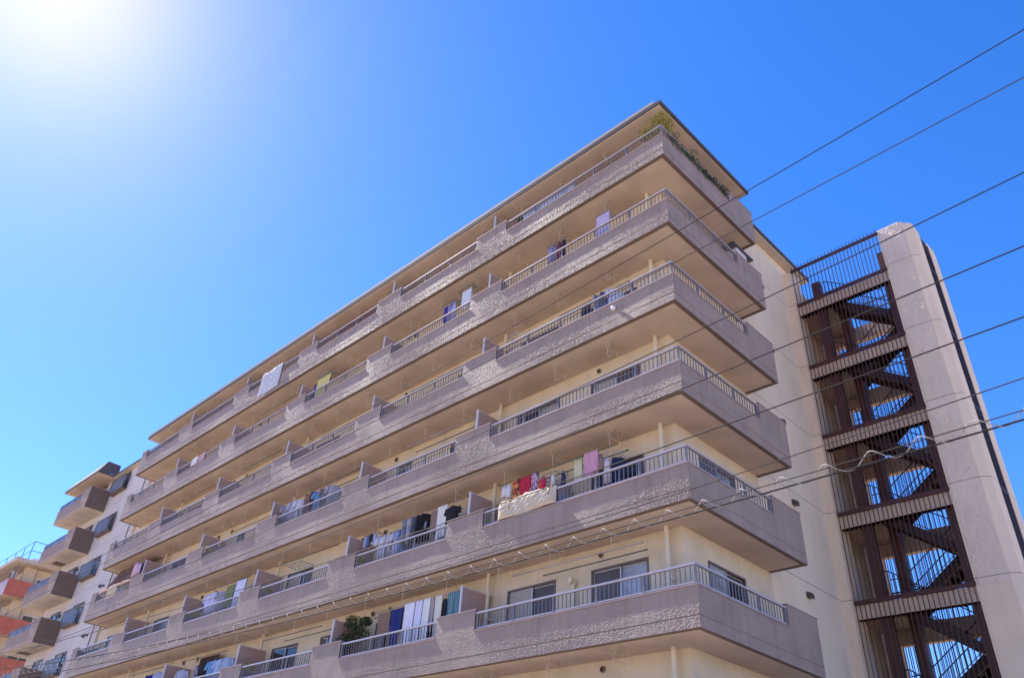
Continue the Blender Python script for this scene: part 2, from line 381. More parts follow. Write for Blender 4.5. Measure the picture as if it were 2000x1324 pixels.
def balcony(k):
    z = k*H; s = MB()
    # slab and recessed core
    s.prism([(XE+.02, .02), (-.02, .02), (-.02, YE-.02), (XR, YE-.02), (XR, YW), (XE+.02, YW)], z+.03, z+.2, 1)
    # parapet core boxes (front), material 0
    s.box(XE+.03, -.02, .02, TH, z+.02, z+LO-.01)
    for a, b in HI: s.box(max(a, XE+.03)+.004, b-.004, .021, TH-.001, z+LO-.01, z+HG)
    # reveals of the high pieces (smooth side faces)
    for a, b in HI: s.box(b-.004, b, .012, TH, z+LO+.02, z+HG)
    # right side parapet: lower band, groove, upper band
    s.box(-TH, -.012, TH, YE, z+.02, z+LO-.01, 0); s.box(-.012, 0, .035, YE, z+.0, z+GR-.015, 0); s.box(-.012, 0, .035, YE, z+GR+.015, z+LO-.005, 0)
    s.box(-TH, -.001, YS, YE, z+LO-.005, z+HG)
    s.box(XR+.002, -TH-.001, YE-TH, YE+.001, z+.0, z+HG-.001)
    # left end
    s.box(XE, XE+.03, .03, YW-.002, z, z+HG)
    # stucco skins
    fine = k >= -0
    bands = [(-37.3, -24.0, .045), (-24.0, -14.0, .032), (-14.0, 0, .019)] if fine else [(-37.3, 0, .25)]
    for a, b, st in bands:
        am = .0030 if fine else 0
        s.grid(stucco(a, b, z, z+GR-.015, st, am, seed=k), 0)
        s.grid(stucco(a, b, z+GR+.015, z+LO-.005, st, am, seed=k+9), 0)
    for a, b in HI:
        st = .022 if a > -15 else .035
        s.grid(stucco(a, b, z+LO-.005, z+HG-.002, st, .0030 if fine else 0, seed=k+3, warp=.0018), 0)
    o = part(s, 'balcony', [PAR, PARP])
    # painted underside with dark drip edge
    s = MB(); s.prism([(XE+.13, .13), (-.13, .13), (-.13, YE-.13), (XR, YE-.13), (XR, YW), (XE+.13, YW)], z-.0, z+.035, 0)
    part(s, 'soffit', SOF, o)
    s = MB()
    s.box(XE+.01, -.004, .012, .125, z-.012, z+.019); s.box(-.12, -.004, .126, YE-.004, z-.012, z+.019); s.box(XR, -.121, YE-.12, YE-.004, z-.012, z+.019)
    s.box(XE+.01, XE+.125, .126, YW, z-.012, z+.019)
    part(s, 'drip_edge', DRIP, o)
    # coping
    s = MB(); e = .021
    xs = [XE] + [v for h in HI for v in h][1:]
    lows = [(HI[i][1], HI[i+1][0]) for i in range(len(HI)-1)] + [(HI[-1][1], -.0)]
    for a, b in lows:
        s.box(a+.001, b-.001 if b < -1 else e, -e, TH+.01, z+LO, z+LO+.035)
    for a, b in HI: s.box(a-.02, b+.02, -e, TH+.012, z+HG, z+HG+.035)
    s.box(-TH-.01, e, TH+.01, YS-.001, z+LO, z+LO+.035); s.box(-TH-.01, e-.006, YS-.02, YE+.02, z+HG, z+HG+.03)
    s.box(XR+.002, -TH-.011, YE-TH-.01, YE+.019, z+HG, z+HG+.03); s.box(XE-.02, XE+.05, TH+.013, YW-.002, z+HG, z+HG+.03)
    part(s, 'coping', COP, o)
    # railings
    zr0, zr1 = z+LO+.035, z+1.355
    for i, (a, b) in enumerate(lows):
        s = MB(); far = b < -30
        if b > -1: rail_run(s, [(a+.03, .05), (-.05, .05), (-.05, YS-.03)], zr0, zr1)
        else: rail_run(s, [(a+.03, .05), (b-.03, .05)], zr0, zr1, 1.5)
        part(s, 'railing', [RAIL, RAILB, RAILB], o)
    # partitions between flats
    for i, x in enumerate((-31.62, -25.67, -19.68, -13.68, -7.6)):
        s = MB(); s.box(x-.02, x+.02, .17, YW-.005, z+.2, z+2.2, 0)
        s.box(x-.03, x+.03, .125, .169, z+.2, z+2.23, 1); s.box(x-.028, x+.028, .17, YW-.004, z+2.2, z+2.228, 1)
        p = part(s, 'partition', [PART, PFR], o)
        if k in (0, 1, 2):
            s = MB(); s.box(x+.021, x+.026, .55, .95, z+1.42, z+1.68, 0)
            for r_ in range(3):
                for c_ in range(6): s.box(x+.026, x+.028, .58+c_*.06, .62+c_*.06, z+1.46+r_*.07, z+1.50+r_*.07, 1)
            part(s, 'notice_sticker', [mat('yellow notice', (.62, .50, .04), .6), mat('notice print', (.05, .03, .02), .6)], p)
    return o
for k in range(-1, 6): balcony(k)

def far_balcony(k):
    z = k*H; a, b = -50.4, -44.9; s = MB()
    s.prism([(a+.02, .02), (b-.02, .02), (b-.02, YW), (XL, YW), (XL, 5.38), (a+.02, 5.38)], z+.03, z+.2, 1)
    t = .12
    for x0, x1, y0, y1 in ((a, b, 0, t), (b-t, b, t, YW-.002), (a, a+t, t, 5.4)):
        s.box(x0+.012, x1-.012 if x1-x0 > .2 or x1 == b else x1, y0+.012, y1, z+.02, z+LO-.01, 1)
    s.box(a+.001, b-.013, 0, .013, z, z+GR-.012); s.box(a+.001, b-.013, 0, .013, z+GR+.012, z+LO)
    s.box(b-.013, b, 0, YW-.002, z, z+GR-.012, 2); s.box(b-.013, b, 0, YW-.002, z+GR+.012, z+HG, 2)
    s.box(a-.012, a, 0, 5.4, z, z+LO, 0)
    s.box(-46.29, b-.0135, .001, t, z+LO, z+HG-.001, 0); s.box(b-t, b-.0135, t, YW-.002, z+LO-.01, z+HG-.001, 1)
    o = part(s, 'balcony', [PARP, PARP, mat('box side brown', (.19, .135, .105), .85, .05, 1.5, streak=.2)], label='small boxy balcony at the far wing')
    s = MB(); s.prism([(a+.016, .016), (b-.016, .016), (b-.016, YW), (XL, YW), (XL, 5.37), (a+.016, 5.37)], z-.004, z+.035)
    if k in (2, 4): s.box(-49.0, -48.2, .45, 1.1, z-.03, z-.001, 1)
    part(s, 'soffit', [mat('far soffit', (.62, .55, .46), .9, .1, 1.2), DRIP], o)
    s = MB(); s.box(-46.32, b+.02, -.03, t+.01, z+HG, z+HG+.03); s.box(b-t-.01, b+.02, t+.011, YW-.002, z+HG, z+HG+.03); s.box(a-.03, -46.321, -.03, t+.01, z+LO+.001, z+LO+.03); s.box(a-.03, a+t, t+.011, 5.4, z+LO+.001, z+LO+.03)
    part(s, 'coping', COP, o)
    s = MB(); z0, z1 = z+LO+.03, z+1.33
    def run(p, q, n):
        p, q = Vector((*p, 0)), Vector((*q, 0)); d = (q-p).normalized(); L_ = (q-p).length; nn = Vector((-d.y, d.x, 0))
        s.obox(p+d*L_/2+Vector((0,0,z1-.02)), d*L_/2, nn*.025, Vector((0,0,.02)), 0)
        for i in range(n+1): s.obox(p+d*L_*i/n+Vector((0,0,(z0+z1-.04)/2)), d*.02, nn*.018, Vector((0,0,(z1-.04-z0)/2)), 0)
        for i in range(n): s.obox(p+d*L_*(i+.5)/n+Vector((0,0,(z0+z1)/2)), d*(L_/n/2-.03), nn*.004, Vector((0,0,(z1-z0)/2-.05)), 1)
    run((-46.33, .05), (a+.06, .05), 3); run((a+.06, .1), (a+.06, 5.2), 4)
    part(s, 'railing', [FRAME, PANEL], o)
for k in range(0, 6): far_balcony(k)

# drainpipes, vents, hoods, hot water flue
for x in (-1.40, -7.52, -19.78, -31.65):
    s = MB(); s.tube([(x, 1.06, GZ), (x, 1.06, ZT)], .058, 10)
    for k in range(-2, 6): s.tube([(x, 1.06, k*H+1.55), (x, 1.06, k*H+1.62)], .072, 10); s.box(x+.05, x+.085, 1.0, YW-.004, k*H+1.5, k*H+1.54)
    part(s, 'drainpipe', PIPE, smooth=False)
s = MB(); s.tube([(-38.75, 1.1, GZ), (-38.75, 1.1, ZT)], .03, 8); part(s, 'drainpipe', FRAME)
def disc(x, z, r=.075):
    s = MB(); s.tube([(x, YW-.045, z), (x, YW-.003, z)], [r, r], 16, 0); s.tube([(x, YW-.055, z), (x, YW-.046, z)], [r*.8, r*.8], 16, 1)
    part(s, 'vent', [mat('vent ring', (.30, .24, .17), .6), VENTM])
for k in range(0, 5):
    if k < 3: disc(-3.55, k*H+2.70-.12)
    for x in (-13.15, -14.46, -25.25, -26.49): disc(x, k*H+2.58, .085 if x > -20 else .095)
disc(-3.53, -.2); disc(-12.25, 2.6, .06)
for k in range(-1, 6):
    s = MB(); y, z = 7.48, k*H+2.66; s.box(-1.07, -1.03, y-.1, y+.1, z-.02, z+.14)
    s.loft([[( -1.03, y+.1*c_, z+.06+.1*d_) for c_, d_ in ((-1,-.8),(1,-.8),(1,.3),(.6,.9),(-.6,.9),(-1,.3))], [(-.92, y+.085*c_, z+.03+.085*d_) for c_, d_ in ((-1,-1),(1,-1),(1,.2),(.6,.7),(-.6,.7),(-1,.2))]])
    part(s, 'vent_hood', mat('hood brown', (.09, .06, .055), .5))
for (x, z, dk) in ((-40.48, 11.06, 0), (-39.94, 11.07, 0), (-38.46+.05, 11.04, 0), (-40.38, 8.36, 1), (-39.89, 8.31, 1), (-40.26, 5.57, 1), (-39.8, 5.55, 1), (-45.79, 10.36, 1), (-45.8, 7.5, 1)):
    s = MB(); r = .1 if x < -40 else .06
    s.loft([[(x+r*math.cos(t), 1.248, z+r*math.sin(t)) for t in np.linspace(0, 2*math.pi, 9)[:-1]], [(x+r*1.05*math.cos(t), 1.14, z+r*1.05*math.sin(t)) for t in np.linspace(0, 2*math.pi, 9)[:-1]], [(x+r*.6*math.cos(t), 1.08, z-.03+r*.6*math.sin(t)) for t in np.linspace(0, 2*math.pi, 9)[:-1]]])
    part(s, 'vent_hood', mat('hood dark grey', (.10, .10, .11), .5) if dk else mat('hood white', (.75, .73, .72), .5))
s = MB(); s.tube([(-4.43, 1.18, .5), (-4.43, 1.18, 2.0)], .045, 10); s.tube([(-4.43, 1.22, 2.0), (-4.43, 1.10, 2.05), (-4.43, 1.02, 2.04)], .075, 12)
part(s, 'flue_pipe', PIPE)
s = MB(); s.loft([[(-1.98+.075*math.sin(p)*math.cos(t), -.06-.075*math.sin(p)*math.sin(t)*0-.075*math.cos(p)+.0, 9.03+.075*math.sin(p)*math.sin(t)) for t in np.linspace(0, 2*math.pi, 13)[:-1]] for p in np.linspace(.05, 3.09, 8)])
part(s, 'ball_lamp', mat('ball lamp white', (.8, .8, .82), .3), smooth=True)

# laundry-pole brackets hanging from each ceiling
NBR = 0; far = MB()
def bracket(s, x, z):
    for y, h in ((.45, .52), (.90, .52)):
        s.tube([(x-.09, y, z), (x-.01, y, z-.22), (x, y, z-.44), (x+.01, y, z-.50), (x+.05, y+.02, z-.53), (x+.09, y+.04, z-.49), (x+.10, y+.045, z-.45)], .0085, 4)
        s.tube([(x+.09, y+.02, z), (x, y, z-.22)], .006, 4)
        s.tube([(x-.10, y, z-.004), (x+.10, y, z-.004)], .007, 4)
    s.tube([(x, .45, z-.26), (x, .90, z-.26)], .006, 4); s.tube([(x, .45, z-.02), (x, .90, z-.02)], .006, 4)
    for t in (.55, .65, .75): s.tube([(x, t, z-.26), (x+.02, t, z-.20)], .006, 4)
xs_br = []
for a in range(6):
    for d in (-2.6, -4.6, -6.5): xs_br.append(d - 6.03*a)
order = sorted(((x, k) for x in xs_br for k in range(-1, 6)), key=lambda q: -q[0])
for i, (x, k) in enumerate(order):
    z = (k+1)*H if k < 5 else ZT-.02
    if i < 100:
        s = MB(); bracket(s, x, z); part(s, 'pole_bracket', BRK)
    else: bracket(far, x, z)
o = part(far, 'far_pole_brackets', BRK); o['kind'] = 'stuff'

# ------------------------------------------------------------------ stair tower
tw = empty('stair_tower', 'open emergency stair tower with dark steel stairs behind maroon vertical bars', 'stair tower', (1.3, 11, GZ))
tp = lambda mb, name, mats, parent=tw, label=None, smooth=False: part(mb, name, mats, parent, smooth, label)
YT, YR = 9.73, 12.45
ZP = 15.98
# left pillar
s = MB(); s.prism([(-1.25, YT), (-.78, YT), (-.70, YT+.08), (-.70, YT+.6), (-1.07+.003, YT+.6), (-1.067, YT+.3), (-1.25, YT+.3)], GZ, 15.86)
tp(s, 'pillar', TOW)
# right pillar: trowelled front, chamfer, side walls with slot
def trowel(x0, x1, z0, z1):
    nx, nz = 36, int((z1-z0)/.03)
    X, Zc = np.meshgrid(np.linspace(x0, x1, nx), np.linspace(z0, z1, nz), indexing='ij')
    rg = np.random.default_rng(5); Y = np.zeros_like(X)
    for sc, am in ((.20, .012), (.07, .005)):
        gx, gz = int((x1-x0)/sc)+3, int((z1-z0)/sc)+3; G = rg.normal(size=(gx, gz))
        u = (X-x0)/sc; v = (Zc-z0)/sc; i = u.astype(int); j = v.astype(int); fu = u-i; fv = v-j
        fu = fu*fu*(3-2*fu); fv = fv*fv*(3-2*fv)
        Y += am*((G[i,j]*(1-fu)+G[i+1,j]*fu)*(1-fv)+(G[i,j+1]*(1-fu)+G[i+1,j+1]*fu)*fv)
    return X, Y, Zc
X, Y, Zc = trowel(2.76, 3.56, GZ+9, ZP-.06)
edge = np.minimum(np.minimum((X-2.76)/.04, (3.56-X)/.1), 1)
s = MB(); s.grid(np.stack([X, YT-.004-np.abs(Y)*edge*.8, Zc], 2))
tp(s, 'rough_face', TOWR, label='rough trowelled strip on the pillar front')
def rounded(pts0, ztop): return pts0
s = MB()
pl = [(2.70, YT), (3.60, YT), (3.85, YT+.17), (3.85, 10.55), (3.62, 10.55), (3.62, YT+.32), (2.70, YT+.3)]
s.prism(pl, GZ, ZP-.22)
# sloping shoulders at the top
top = [(2.70, YT+.03), (3.42, YT+.02), (3.62, YT+.22), (3.64, 10.35), (3.55, 10.4), (3.5, YT+.3), (2.70, YT+.28)]
s.loft([[(*p, ZP-.22) for p in pl], [(p[0]*.5+q[0]*.5, p[1]*.5+q[1]*.5, ZP-.07) for p, q in zip(pl, top)], [(*q, ZP+.0) for q in top]], 0)
tp(s, 'pillar', TOW)
s = MB(); pl = [(3.85, 11.38), (3.86, 12.0), (3.74, 12.4), (3.45, YR+.15), (3.3, YR+.15), (3.4, 12.3), (3.6, 12.0), (3.62, 11.38)]
s.prism(pl, GZ, ZP-.45)
s.loft([[(*p, ZP-.45) for p in pl], [(p[0]*.97+.1, p[1]*.985+.18, ZP-.15) for p in pl]], 0)
tp(s, 'pillar', TOW)
s = MB()
for i in range(8): y = 10.6+i*.105; s.box(3.80, 3.835, y-.017, y+.017, GZ, ZP-.35)
for k in range(-2, 5): s.box(3.78, 3.838, 10.551, 11.379, k*H+3.0, k*H+3.12)
s.box(3.74, 3.75, 10.551, 11.379, GZ, 15.3)  # dark sheet stands in for the shaded slot interior behind the bars
tp(s, 'slot_grille', STEELD)
# rear posts
s = MB(); s.box(-.72, -.55, YR-.1, YR+.15, GZ, 15.9); tp(s, 'pillar', TOW)
INW = mat('inner wall tan', (.44, .34, .24), .9, .1, 2)
s = MB(); s.box(-1.3, XR-.002, YB+.01, YR+.1, GZ, 15.9); tp(s, 'inner_wall', INW)
s = MB(); s.box(-.97, -.721, YR-.08, YR+.08, GZ, 15.6); tp(s, 'inner_wall', INW)
s = MB(); s.box(-1.25, XR-.004, YT+.61, YB-.01, GZ, 9) if False else None
for k in range(-2, 6):
    z = k*H
    if k < 5:
        s = MB(); s.box(-.699, 2.699, YT+.05, YT+.27, z+2.50, z+2.91); s.box(-.699, 2.699, YT+.02, YT+.27, z+2.50, z+2.57, 0)
        tp(s, 'beam', BEAM)
        s = MB(); s.box(-.699, 3.55, YR-.12, YR+.1, z+2.28, z+2.90); tp(s, 'beam', BEAM)
        s = MB(); s.box(-.70, 2.72, YT-.035, YT+.04, z+2.915, z+3.03); tp(s, 'grille_rail', STEEL)
        # landing slab at the left, steel mid landing at the right
        s = MB(); s.box(XR+.003, .32, YT+.275, YR-.125, z+2.72, z+2.93); s.box(XR+.003, XR+.14, YT+.62, YR, z+.0, z+2.72) if k < -5 else None
        tp(s, 'landing', mat('landing concrete', (.30, .22, .17), .9, .08, 2))
        s = MB(); s.box(2.25, 3.5, YT+.35, YR-.2, z+1.50, z+1.54); s.box(2.22, 2.30, YT+.33, YR-.2, z+1.32, z+1.58)
        s.box(2.31, 3.5, YT+.33, YT+.37, z+1.32, z+1.56); s.box(2.31, 3.5, YR-.24, YR-.2, z+1.32, z+1.56)
        for yy in (10.6, 11.0, 11.5, 11.9): s.box(2.31, 3.5, yy, yy+.05, z+1.42, z+1.49)
        tp(s, 'steel_landing', STEELD)
    # flights: front one from the landing down to the mid landing, rear one further down
    for (ya, yb, xa, za, xb, zb) in ((10.12, 10.95, .32, z+2.93, 2.25, z+1.54), (11.15, 11.98, 2.25, z+1.54, .32, z+.13)):
        if k == 5: continue
        s = MB(); d = Vector((xb-xa, 0, zb-za)); L_ = d.length; u = d/L_; up = Vector((-u.z, 0, u.x)) if u.x > 0 else Vector((u.z, 0, -u.x))
        for yy in (ya, yb): s.obox(((xa+xb)/2, yy, (za+zb)/2-.06), d/2, (0, .02, 0), up*.13)
        n = 8
        for i in range(n):
            t = (i+.5)/n; x = xa+(xb-xa)*t; zz = za+(zb-za)*(i+ .5)/n
            s.box(x-.13, x+.13, ya+.02, yb-.02, zz-.02, zz+.01)
            s.box(x+(.11 if xb > xa else -.13), x+(.13 if xb > xa else -.11), ya+.02, yb-.02, zz-.16, zz-.021)
        fl = tp(s, 'stair_flight', STEELD)
        s = MB()
        for yy in (ya, yb):
            s.tube([(xa-(.25 if xb > xa else -.25), yy, za+.95), (xa, yy, za+.95), (xb, yy, zb+.95)], .019, 5)
            s.tube([(xa, yy, za+.18), (xb, yy, zb+.18)], .012, 4)
            for i in range(15):
                t = i/14; s.tube([(xa+(xb-xa)*t, yy, za+(zb-za)*t-.02), (xa+(xb-xa)*t, yy, za+(zb-za)*t+.94)], .008, 4)
        part(s, 'handrail', STEELD, fl)
for (x, y, zt, w) in ((.03, 10.08, 15.05, .15), (.48, 11.05, 14.7, .14), (2.55, 10.08, 15.15, .13), (2.62, 12.0, 14.7, .13)):
    s = MB(); s.box(x-w, x+w, y-w, y-w+.02, GZ, zt); s.box(x-w, x+w, y+w-.02, y+w, GZ, zt); s.box(x-.012, x+.012, y-w+.021, y+w-.021, GZ, zt-.01); s.box(x-w, x+w, y-w-.003, y+w+.003, zt-.012, zt+.004)
    s.box(x-w, x-w+.015, y-w+.021, y+w-.021, GZ, zt-.02); s.box(x+w-.015, x+w, y-w+.021, y+w-.021, GZ, zt-.02)
    tp(s, 'steel_column', STEEL)
s = MB()
for i in range(25):
    x = -.66 + i*.138; s.box(x-.011, x+.011, YT-.058, YT-.036, GZ+.5, 16.02)
s.box(-.72, 2.72, YT-.035, YT+.02, 15.78, 15.9)
tp(s, 'front_grille', STEEL)
s = MB()
for i in range(29): x = -.5 + i*.138; s.box(x-.011, x+.011, YR+.11, YR+.132, GZ+.5, 15.6)
for k in range(-2, 5): s.box(-.54, 3.5, YR+.101, YR+.13, k*H+3.95, k*H+4.0)
tp(s, 'rear_grille', STEELD)
# exit door leaf and red lamp at the left inside
for k in range(-1, 5):
    s = MB(); s.box(XR+.004, XR+.05, YT+.66, YT+1.5, k*H+.17, k*H+2.2); tp(s, 'door', mat('fire door', (.34, .36, .42), .5))
    s = MB(); s.tube([(XR+.03, YT+.56, k*H+5.0-2.8), (XR+.16, YT+.56, k*H+5.0-2.8)], .06, 10); tp(s, 'alarm_lamp', mat('alarm red', (.55, .02, .03), .3))

# ------------------------------------------------------------------ salmon building at the far left
ob = empty('apartment_building', 'cream apartment house with salmon balconies, blue roof rail and air conditioner, far left', 'apartment building', (-66, 6, GZ))
op = lambda mb, name, mats, parent=ob, label=None: part(mb, name, mats, parent, False, label)
OCR = mat('ochre cream wall', (.66, .52, .36), .88, .06, 1.2, .05, 40, streak=.2)
SAL = mat('salmon paint', (.50, .14, .095), .8, .1, 1.8, .1, 30, streak=.3)
PNK = mat('pale lilac paint', (.50, .40, .44), .8, .08, 2, streak=.25)
OH = 2.69
OW = [(2.95, 4.6, 12.44-OH*i-1.15, 12.44-OH*i+.62) for i in range(0, 6)]
s = MB(); holed([2.2, 16], [GZ, 13.75], OW, lambda u, v, d: (-61.0-d, u, v), .2, s)
s.quad((-90, 2.2, GZ), (-61, 2.2, GZ), (-61, 2.2, 13.75), (-90, 2.2, 13.75)); s.quad((-61, 16, GZ), (-90, 16, GZ), (-90, 16, 13.75), (-61, 16, 13.75))
s.box(-61.3, -60.94, 1.9, 2.7, GZ, 13.75)
op(s, 'wall', OCR)
s = MB(); s.box(-90, -59.95, .78, 16, 13.78, 14.05); op(s, 'roof', mat('roof edge cream', (.58, .47, .38), .8, .05))
s = MB()
for (a, b) in (((-60.6, 1.7), (-60.6, 12)), ((-60.6, 1.7), (-82, 1.7))):
    a, b = Vector((*a, 0)), Vector((*b, 0)); n = 10
    for zz in (14.9, 15.62): s.tube([a+Vector((0,0,zz)), b+Vector((0,0,zz))], .028, 5)
    for i in range(n+1): s.tube([a.lerp(b, i/n)+Vector((0,0,14.05)), a.lerp(b, i/n)+Vector((0,0,15.62))], .028, 5)
op(s, 'roof_railing', mat('blue pipe', (.06, .18, .65), .4))
s = MB(); s.box(-88, -61.0, 2.1, 12, 14.051, 14.5); op(s, 'roof_upstand', mat('upstand white', (.72, .72, .74), .8))
for i in range(7):
    zt = 12.44-OH*i
    s = MB(); s.box(-60.12, -60, .87, 12, zt-1.2, zt, 0); s.box(-86, -60.121, .86, .98, zt-1.199, zt-.001, 1); s.box(-86, -60.124, .99, 12, zt-1.21, zt-1.03, 2)
    op(s, 'balcony', [SAL, PNK, mat('ochre soffit', (.55, .42, .30), .9, .08)])
for w in OW:
    s = MB(); y0, y1, z0, z1 = w; t = .07
    s.box(-61.06, -60.97, y0, y1, z0, z0+t); s.box(-61.06, -60.97, y0, y1, z1-t, z1); s.box(-61.06, -60.97, y0, y0+t, z0+t, z1-t); s.box(-61.06, -60.97, y1-t, y1, z0+t, z1-t); s.box(-61.06, -60.98, (y0+y1)/2-.04, (y0+y1)/2+.04, z0+t, z1-t)
    fr = op(s, 'window', mat('white frame', (.72, .70, .66), .5))
    s = MB(); s.box(-61.10, -61.08, y0+t, y1-t, z0+t, z1-t); part(s, 'pane', GLASSD, fr)
s = MB(); s.tube([(-60.9, 2.85, GZ), (-60.9, 2.85, 13.7)], .05, 8); op(s, 'drainpipe', OCR)
for i in range(3):
    z = 12.65-OH*i
    s = MB(); s.box(-61.7, -61.05, 1.15, 1.5, z, z+.6); s.tube([(-61.4, 1.14, z+.3), (-61.4, 1.12, z+.3)], .22, 14, 1)
    s.box(-61.8, -60.95, 1.1, 1.55, z-.05, z-.001, 2); s.box(-61.75, -61.71, 1.3, 1.34, z-.05, z+1.1, 2); s.box(-61.04, -61.0, 1.3, 1.34, z-.05, z+1.1, 2)
    op(s, 'air_conditioner', [mat('unit cream', (.55, .50, .42), .6), VENTM, FRAME])
for i in range(5):
    s = MB(); z = 12.44-OH*i; s.box(-63.6, -62.1, 2.13, 2.19, z-1.0, z+.55, 0); s.box(-63.5, -62.2, 2.12, 2.129, z-.95, z+.5, 1); op(s, 'window', [FRAME, GLASSD])

# ------------------------------------------------------------------ overhead lines
WIREM = mat('black cable', (.03, .026, .026), .7, .02, spec=.2)
WIREL = mat('grey stranded wire', (.07, .06, .056), .8, .02, spec=.15)
def wire(c, x0, x1, y=-5.0, r=.011, n=70):
    xs = np.linspace(x0, x1, n); return [(x, y, c[0]*x*x + c[1]*x + c[2]) for x in xs]
ORD = ['uppermost', 'second highest', 'third highest', 'fourth highest', 'fifth highest', 'sixth highest, just above the coiled cable,']
WS = [((.00071, .04638, 5.16883), .013), ((.00014, .0245, 4.58169), .012), ((.00131, .03617, 2.885), .013), ((.00052, .02237, 1.99837), .014), ((.00118, .00432, 1.1624), .014), ((.00519*.35, -.01571+.03, .31742-.02), .011)]
for i, (c, r) in enumerate(WS):
    s = MB(); s.tube(wire(c, 32, -48), r*.66, 6)
    o = s.build('power_line', WIREM if i in (0, 2, 3, 4) else WIREL, smooth=True)
    tag(o, ORD[i] + (' of the thin lines strung before the block'), 'overhead wire', 'overhead lines crossing in front of the facade')
cc = empty('spiral_bound_cable', 'lowest line: thick cable tied under a wire by an open silvery coil', 'overhead cable', (0, -5, 0), 'overhead lines crossing in front of the facade')
ct = (.00146, -.00461, .08677); cl = (.00100, -.00326, -.00928)
s = MB(); s.tube(wire(cl, 32, -48, n=90), .012, 8); part(s, 'cable', WIREM, cc, True)
s = MB(); s.tube(wire(ct, 32, -48, n=90), .007, 6); part(s, 'support_wire', WIREL, cc, True)
pts = []; x = 14.0; i = 0
zc = lambda x: ((ct[0]+cl[0])/2*x*x + (ct[1]+cl[1])/2*x + (ct[2]+cl[2])/2)
while x > -40:
    t = x/.605*2*math.pi - 1.1
    pts.append((x, -5+.075*math.cos(t), zc(x)+.018+.082*math.sin(t))); x -= .605/14
s = MB(); s.tube(pts, .0066, 5); part(s, 'coil', mat('coil metal', (.36, .32, .29), .6, .02, spec=.3), cc, True)

# ------------------------------------------------------------------ laundry
POLE_G = mat('green pole', (.03, .11, .07), .4); POLE_S = mat('steel pole', (.42, .38, .36), .35, metal=.6); POLE_D = mat('dark pole', (.10, .085, .075), .5)
FLOOR = {5: 'top row', 4: 'second row from the top', 3: 'third row from the top', 2: 'fourth row from the top', 1: 'second lowest row', 0: 'lowest row'}
BAYS = ['corner flat', 'second flat from the corner', 'third flat from the corner', 'fourth flat from the corner', 'fifth flat from the corner', 'last flat at the far end']
def bay(x): return int(min(5, max(0, (-x-1.5)//6.03)))
def zof(k): return k*H if k < 5 else k*H-.42
def pole(k, x0, x1, y, m, desc, dz=2.28):
    z = zof(k)+dz; s = MB(); L_ = x1-x0
    s.tube([(0, 0, 0), (L_, 0, 0)], .016, 8); s.tube([(-.01, 0, 0), (.05, 0, 0)], .02, 8); s.tube([(L_-.05, 0, 0), (L_+.01, 0, 0)], .02, 8)
    o = s.build('laundry_pole', m, smooth=True); o.location = (x0, y, z)
    tag(o, f'{desc} laundry pole, {BAYS[bay((x0+x1)/2)]}, {FLOOR[k]}', 'laundry pole', 'laundry poles under the balcony ceilings')
pole(1, -6.72, -2.36, .47, POLE_G, 'long green front'); pole(1, -6.5, -2.35, .92, POLE_G, 'green rear')
pole(0, -5.99, -1.67, .47, POLE_S, 'bare steel front'); pole(0, -5.25, -1.89, .92, POLE_D, 'bare dark rear')
pole(1, -11.3, -8.3, .47, POLE_S, 'steel front'); pole(1, -12.4, -8.8, .92, POLE_D, 'dark rear')
pole(0, -12.0, -8.0, .55, POLE_S, 'steel front'); pole(0, -12.6, -10.9, .92, POLE_D, 'short dark rear')
pole(1, -18.9, -14.8, .47, POLE_G, 'teal green'); pole(2, -17.5, -14.2, .47, POLE_G, 'green front'); pole(2, -19.5, -14.4, .92, POLE_D, 'dark rear')
pole(2, -11.6, -8.2, .47, POLE_S, 'steel front'); pole(2, -11.6, -8.6, .92, POLE_D, 'dark rear')
pole(3, -4.9, -2.1, .92, POLE_D, 'dark rear'); pole(3, -12.4, -8.6, .92, POLE_G, 'green rear'); pole(3, -18.4, -15.8, .92, POLE_D, 'dark rear')
pole(4, -11.3, -8.7, .47, POLE_S, 'steel front'); pole(4, -18.6, -16.4, .47, POLE_S, 'steel front'); pole(4, -23.8, -20.7, .47, POLE_D, 'dark front')
pole(5, -19.15, -15.4, .47, POLE_G, 'green front'); pole(3, -24.0, -20.8, .47, POLE_G, 'green front'); pole(3, -30.4, -26.8, .47, POLE_D, 'dark front')
pole(2, -24.4, -20.6, .92, POLE_D, 'dark rear'); pole(0, -18.6, -14.9, .47, POLE_D, 'brown front'); pole(0, -17.9, -14.6, .92, POLE_G, 'green rear')
pole(0, -24.9, -21.2, .47, POLE_D, 'grey front'); pole(0, -29.8, -26.4, .47, POLE_G, 'green front'); pole(1, -24.6, -20.9, .47, POLE_D, 'dark front'); pole(1, -36.2, -32.6, .47, POLE_D, 'dark front')
pole(2, -36.4, -32.2, .47, POLE_D, 'dark front')

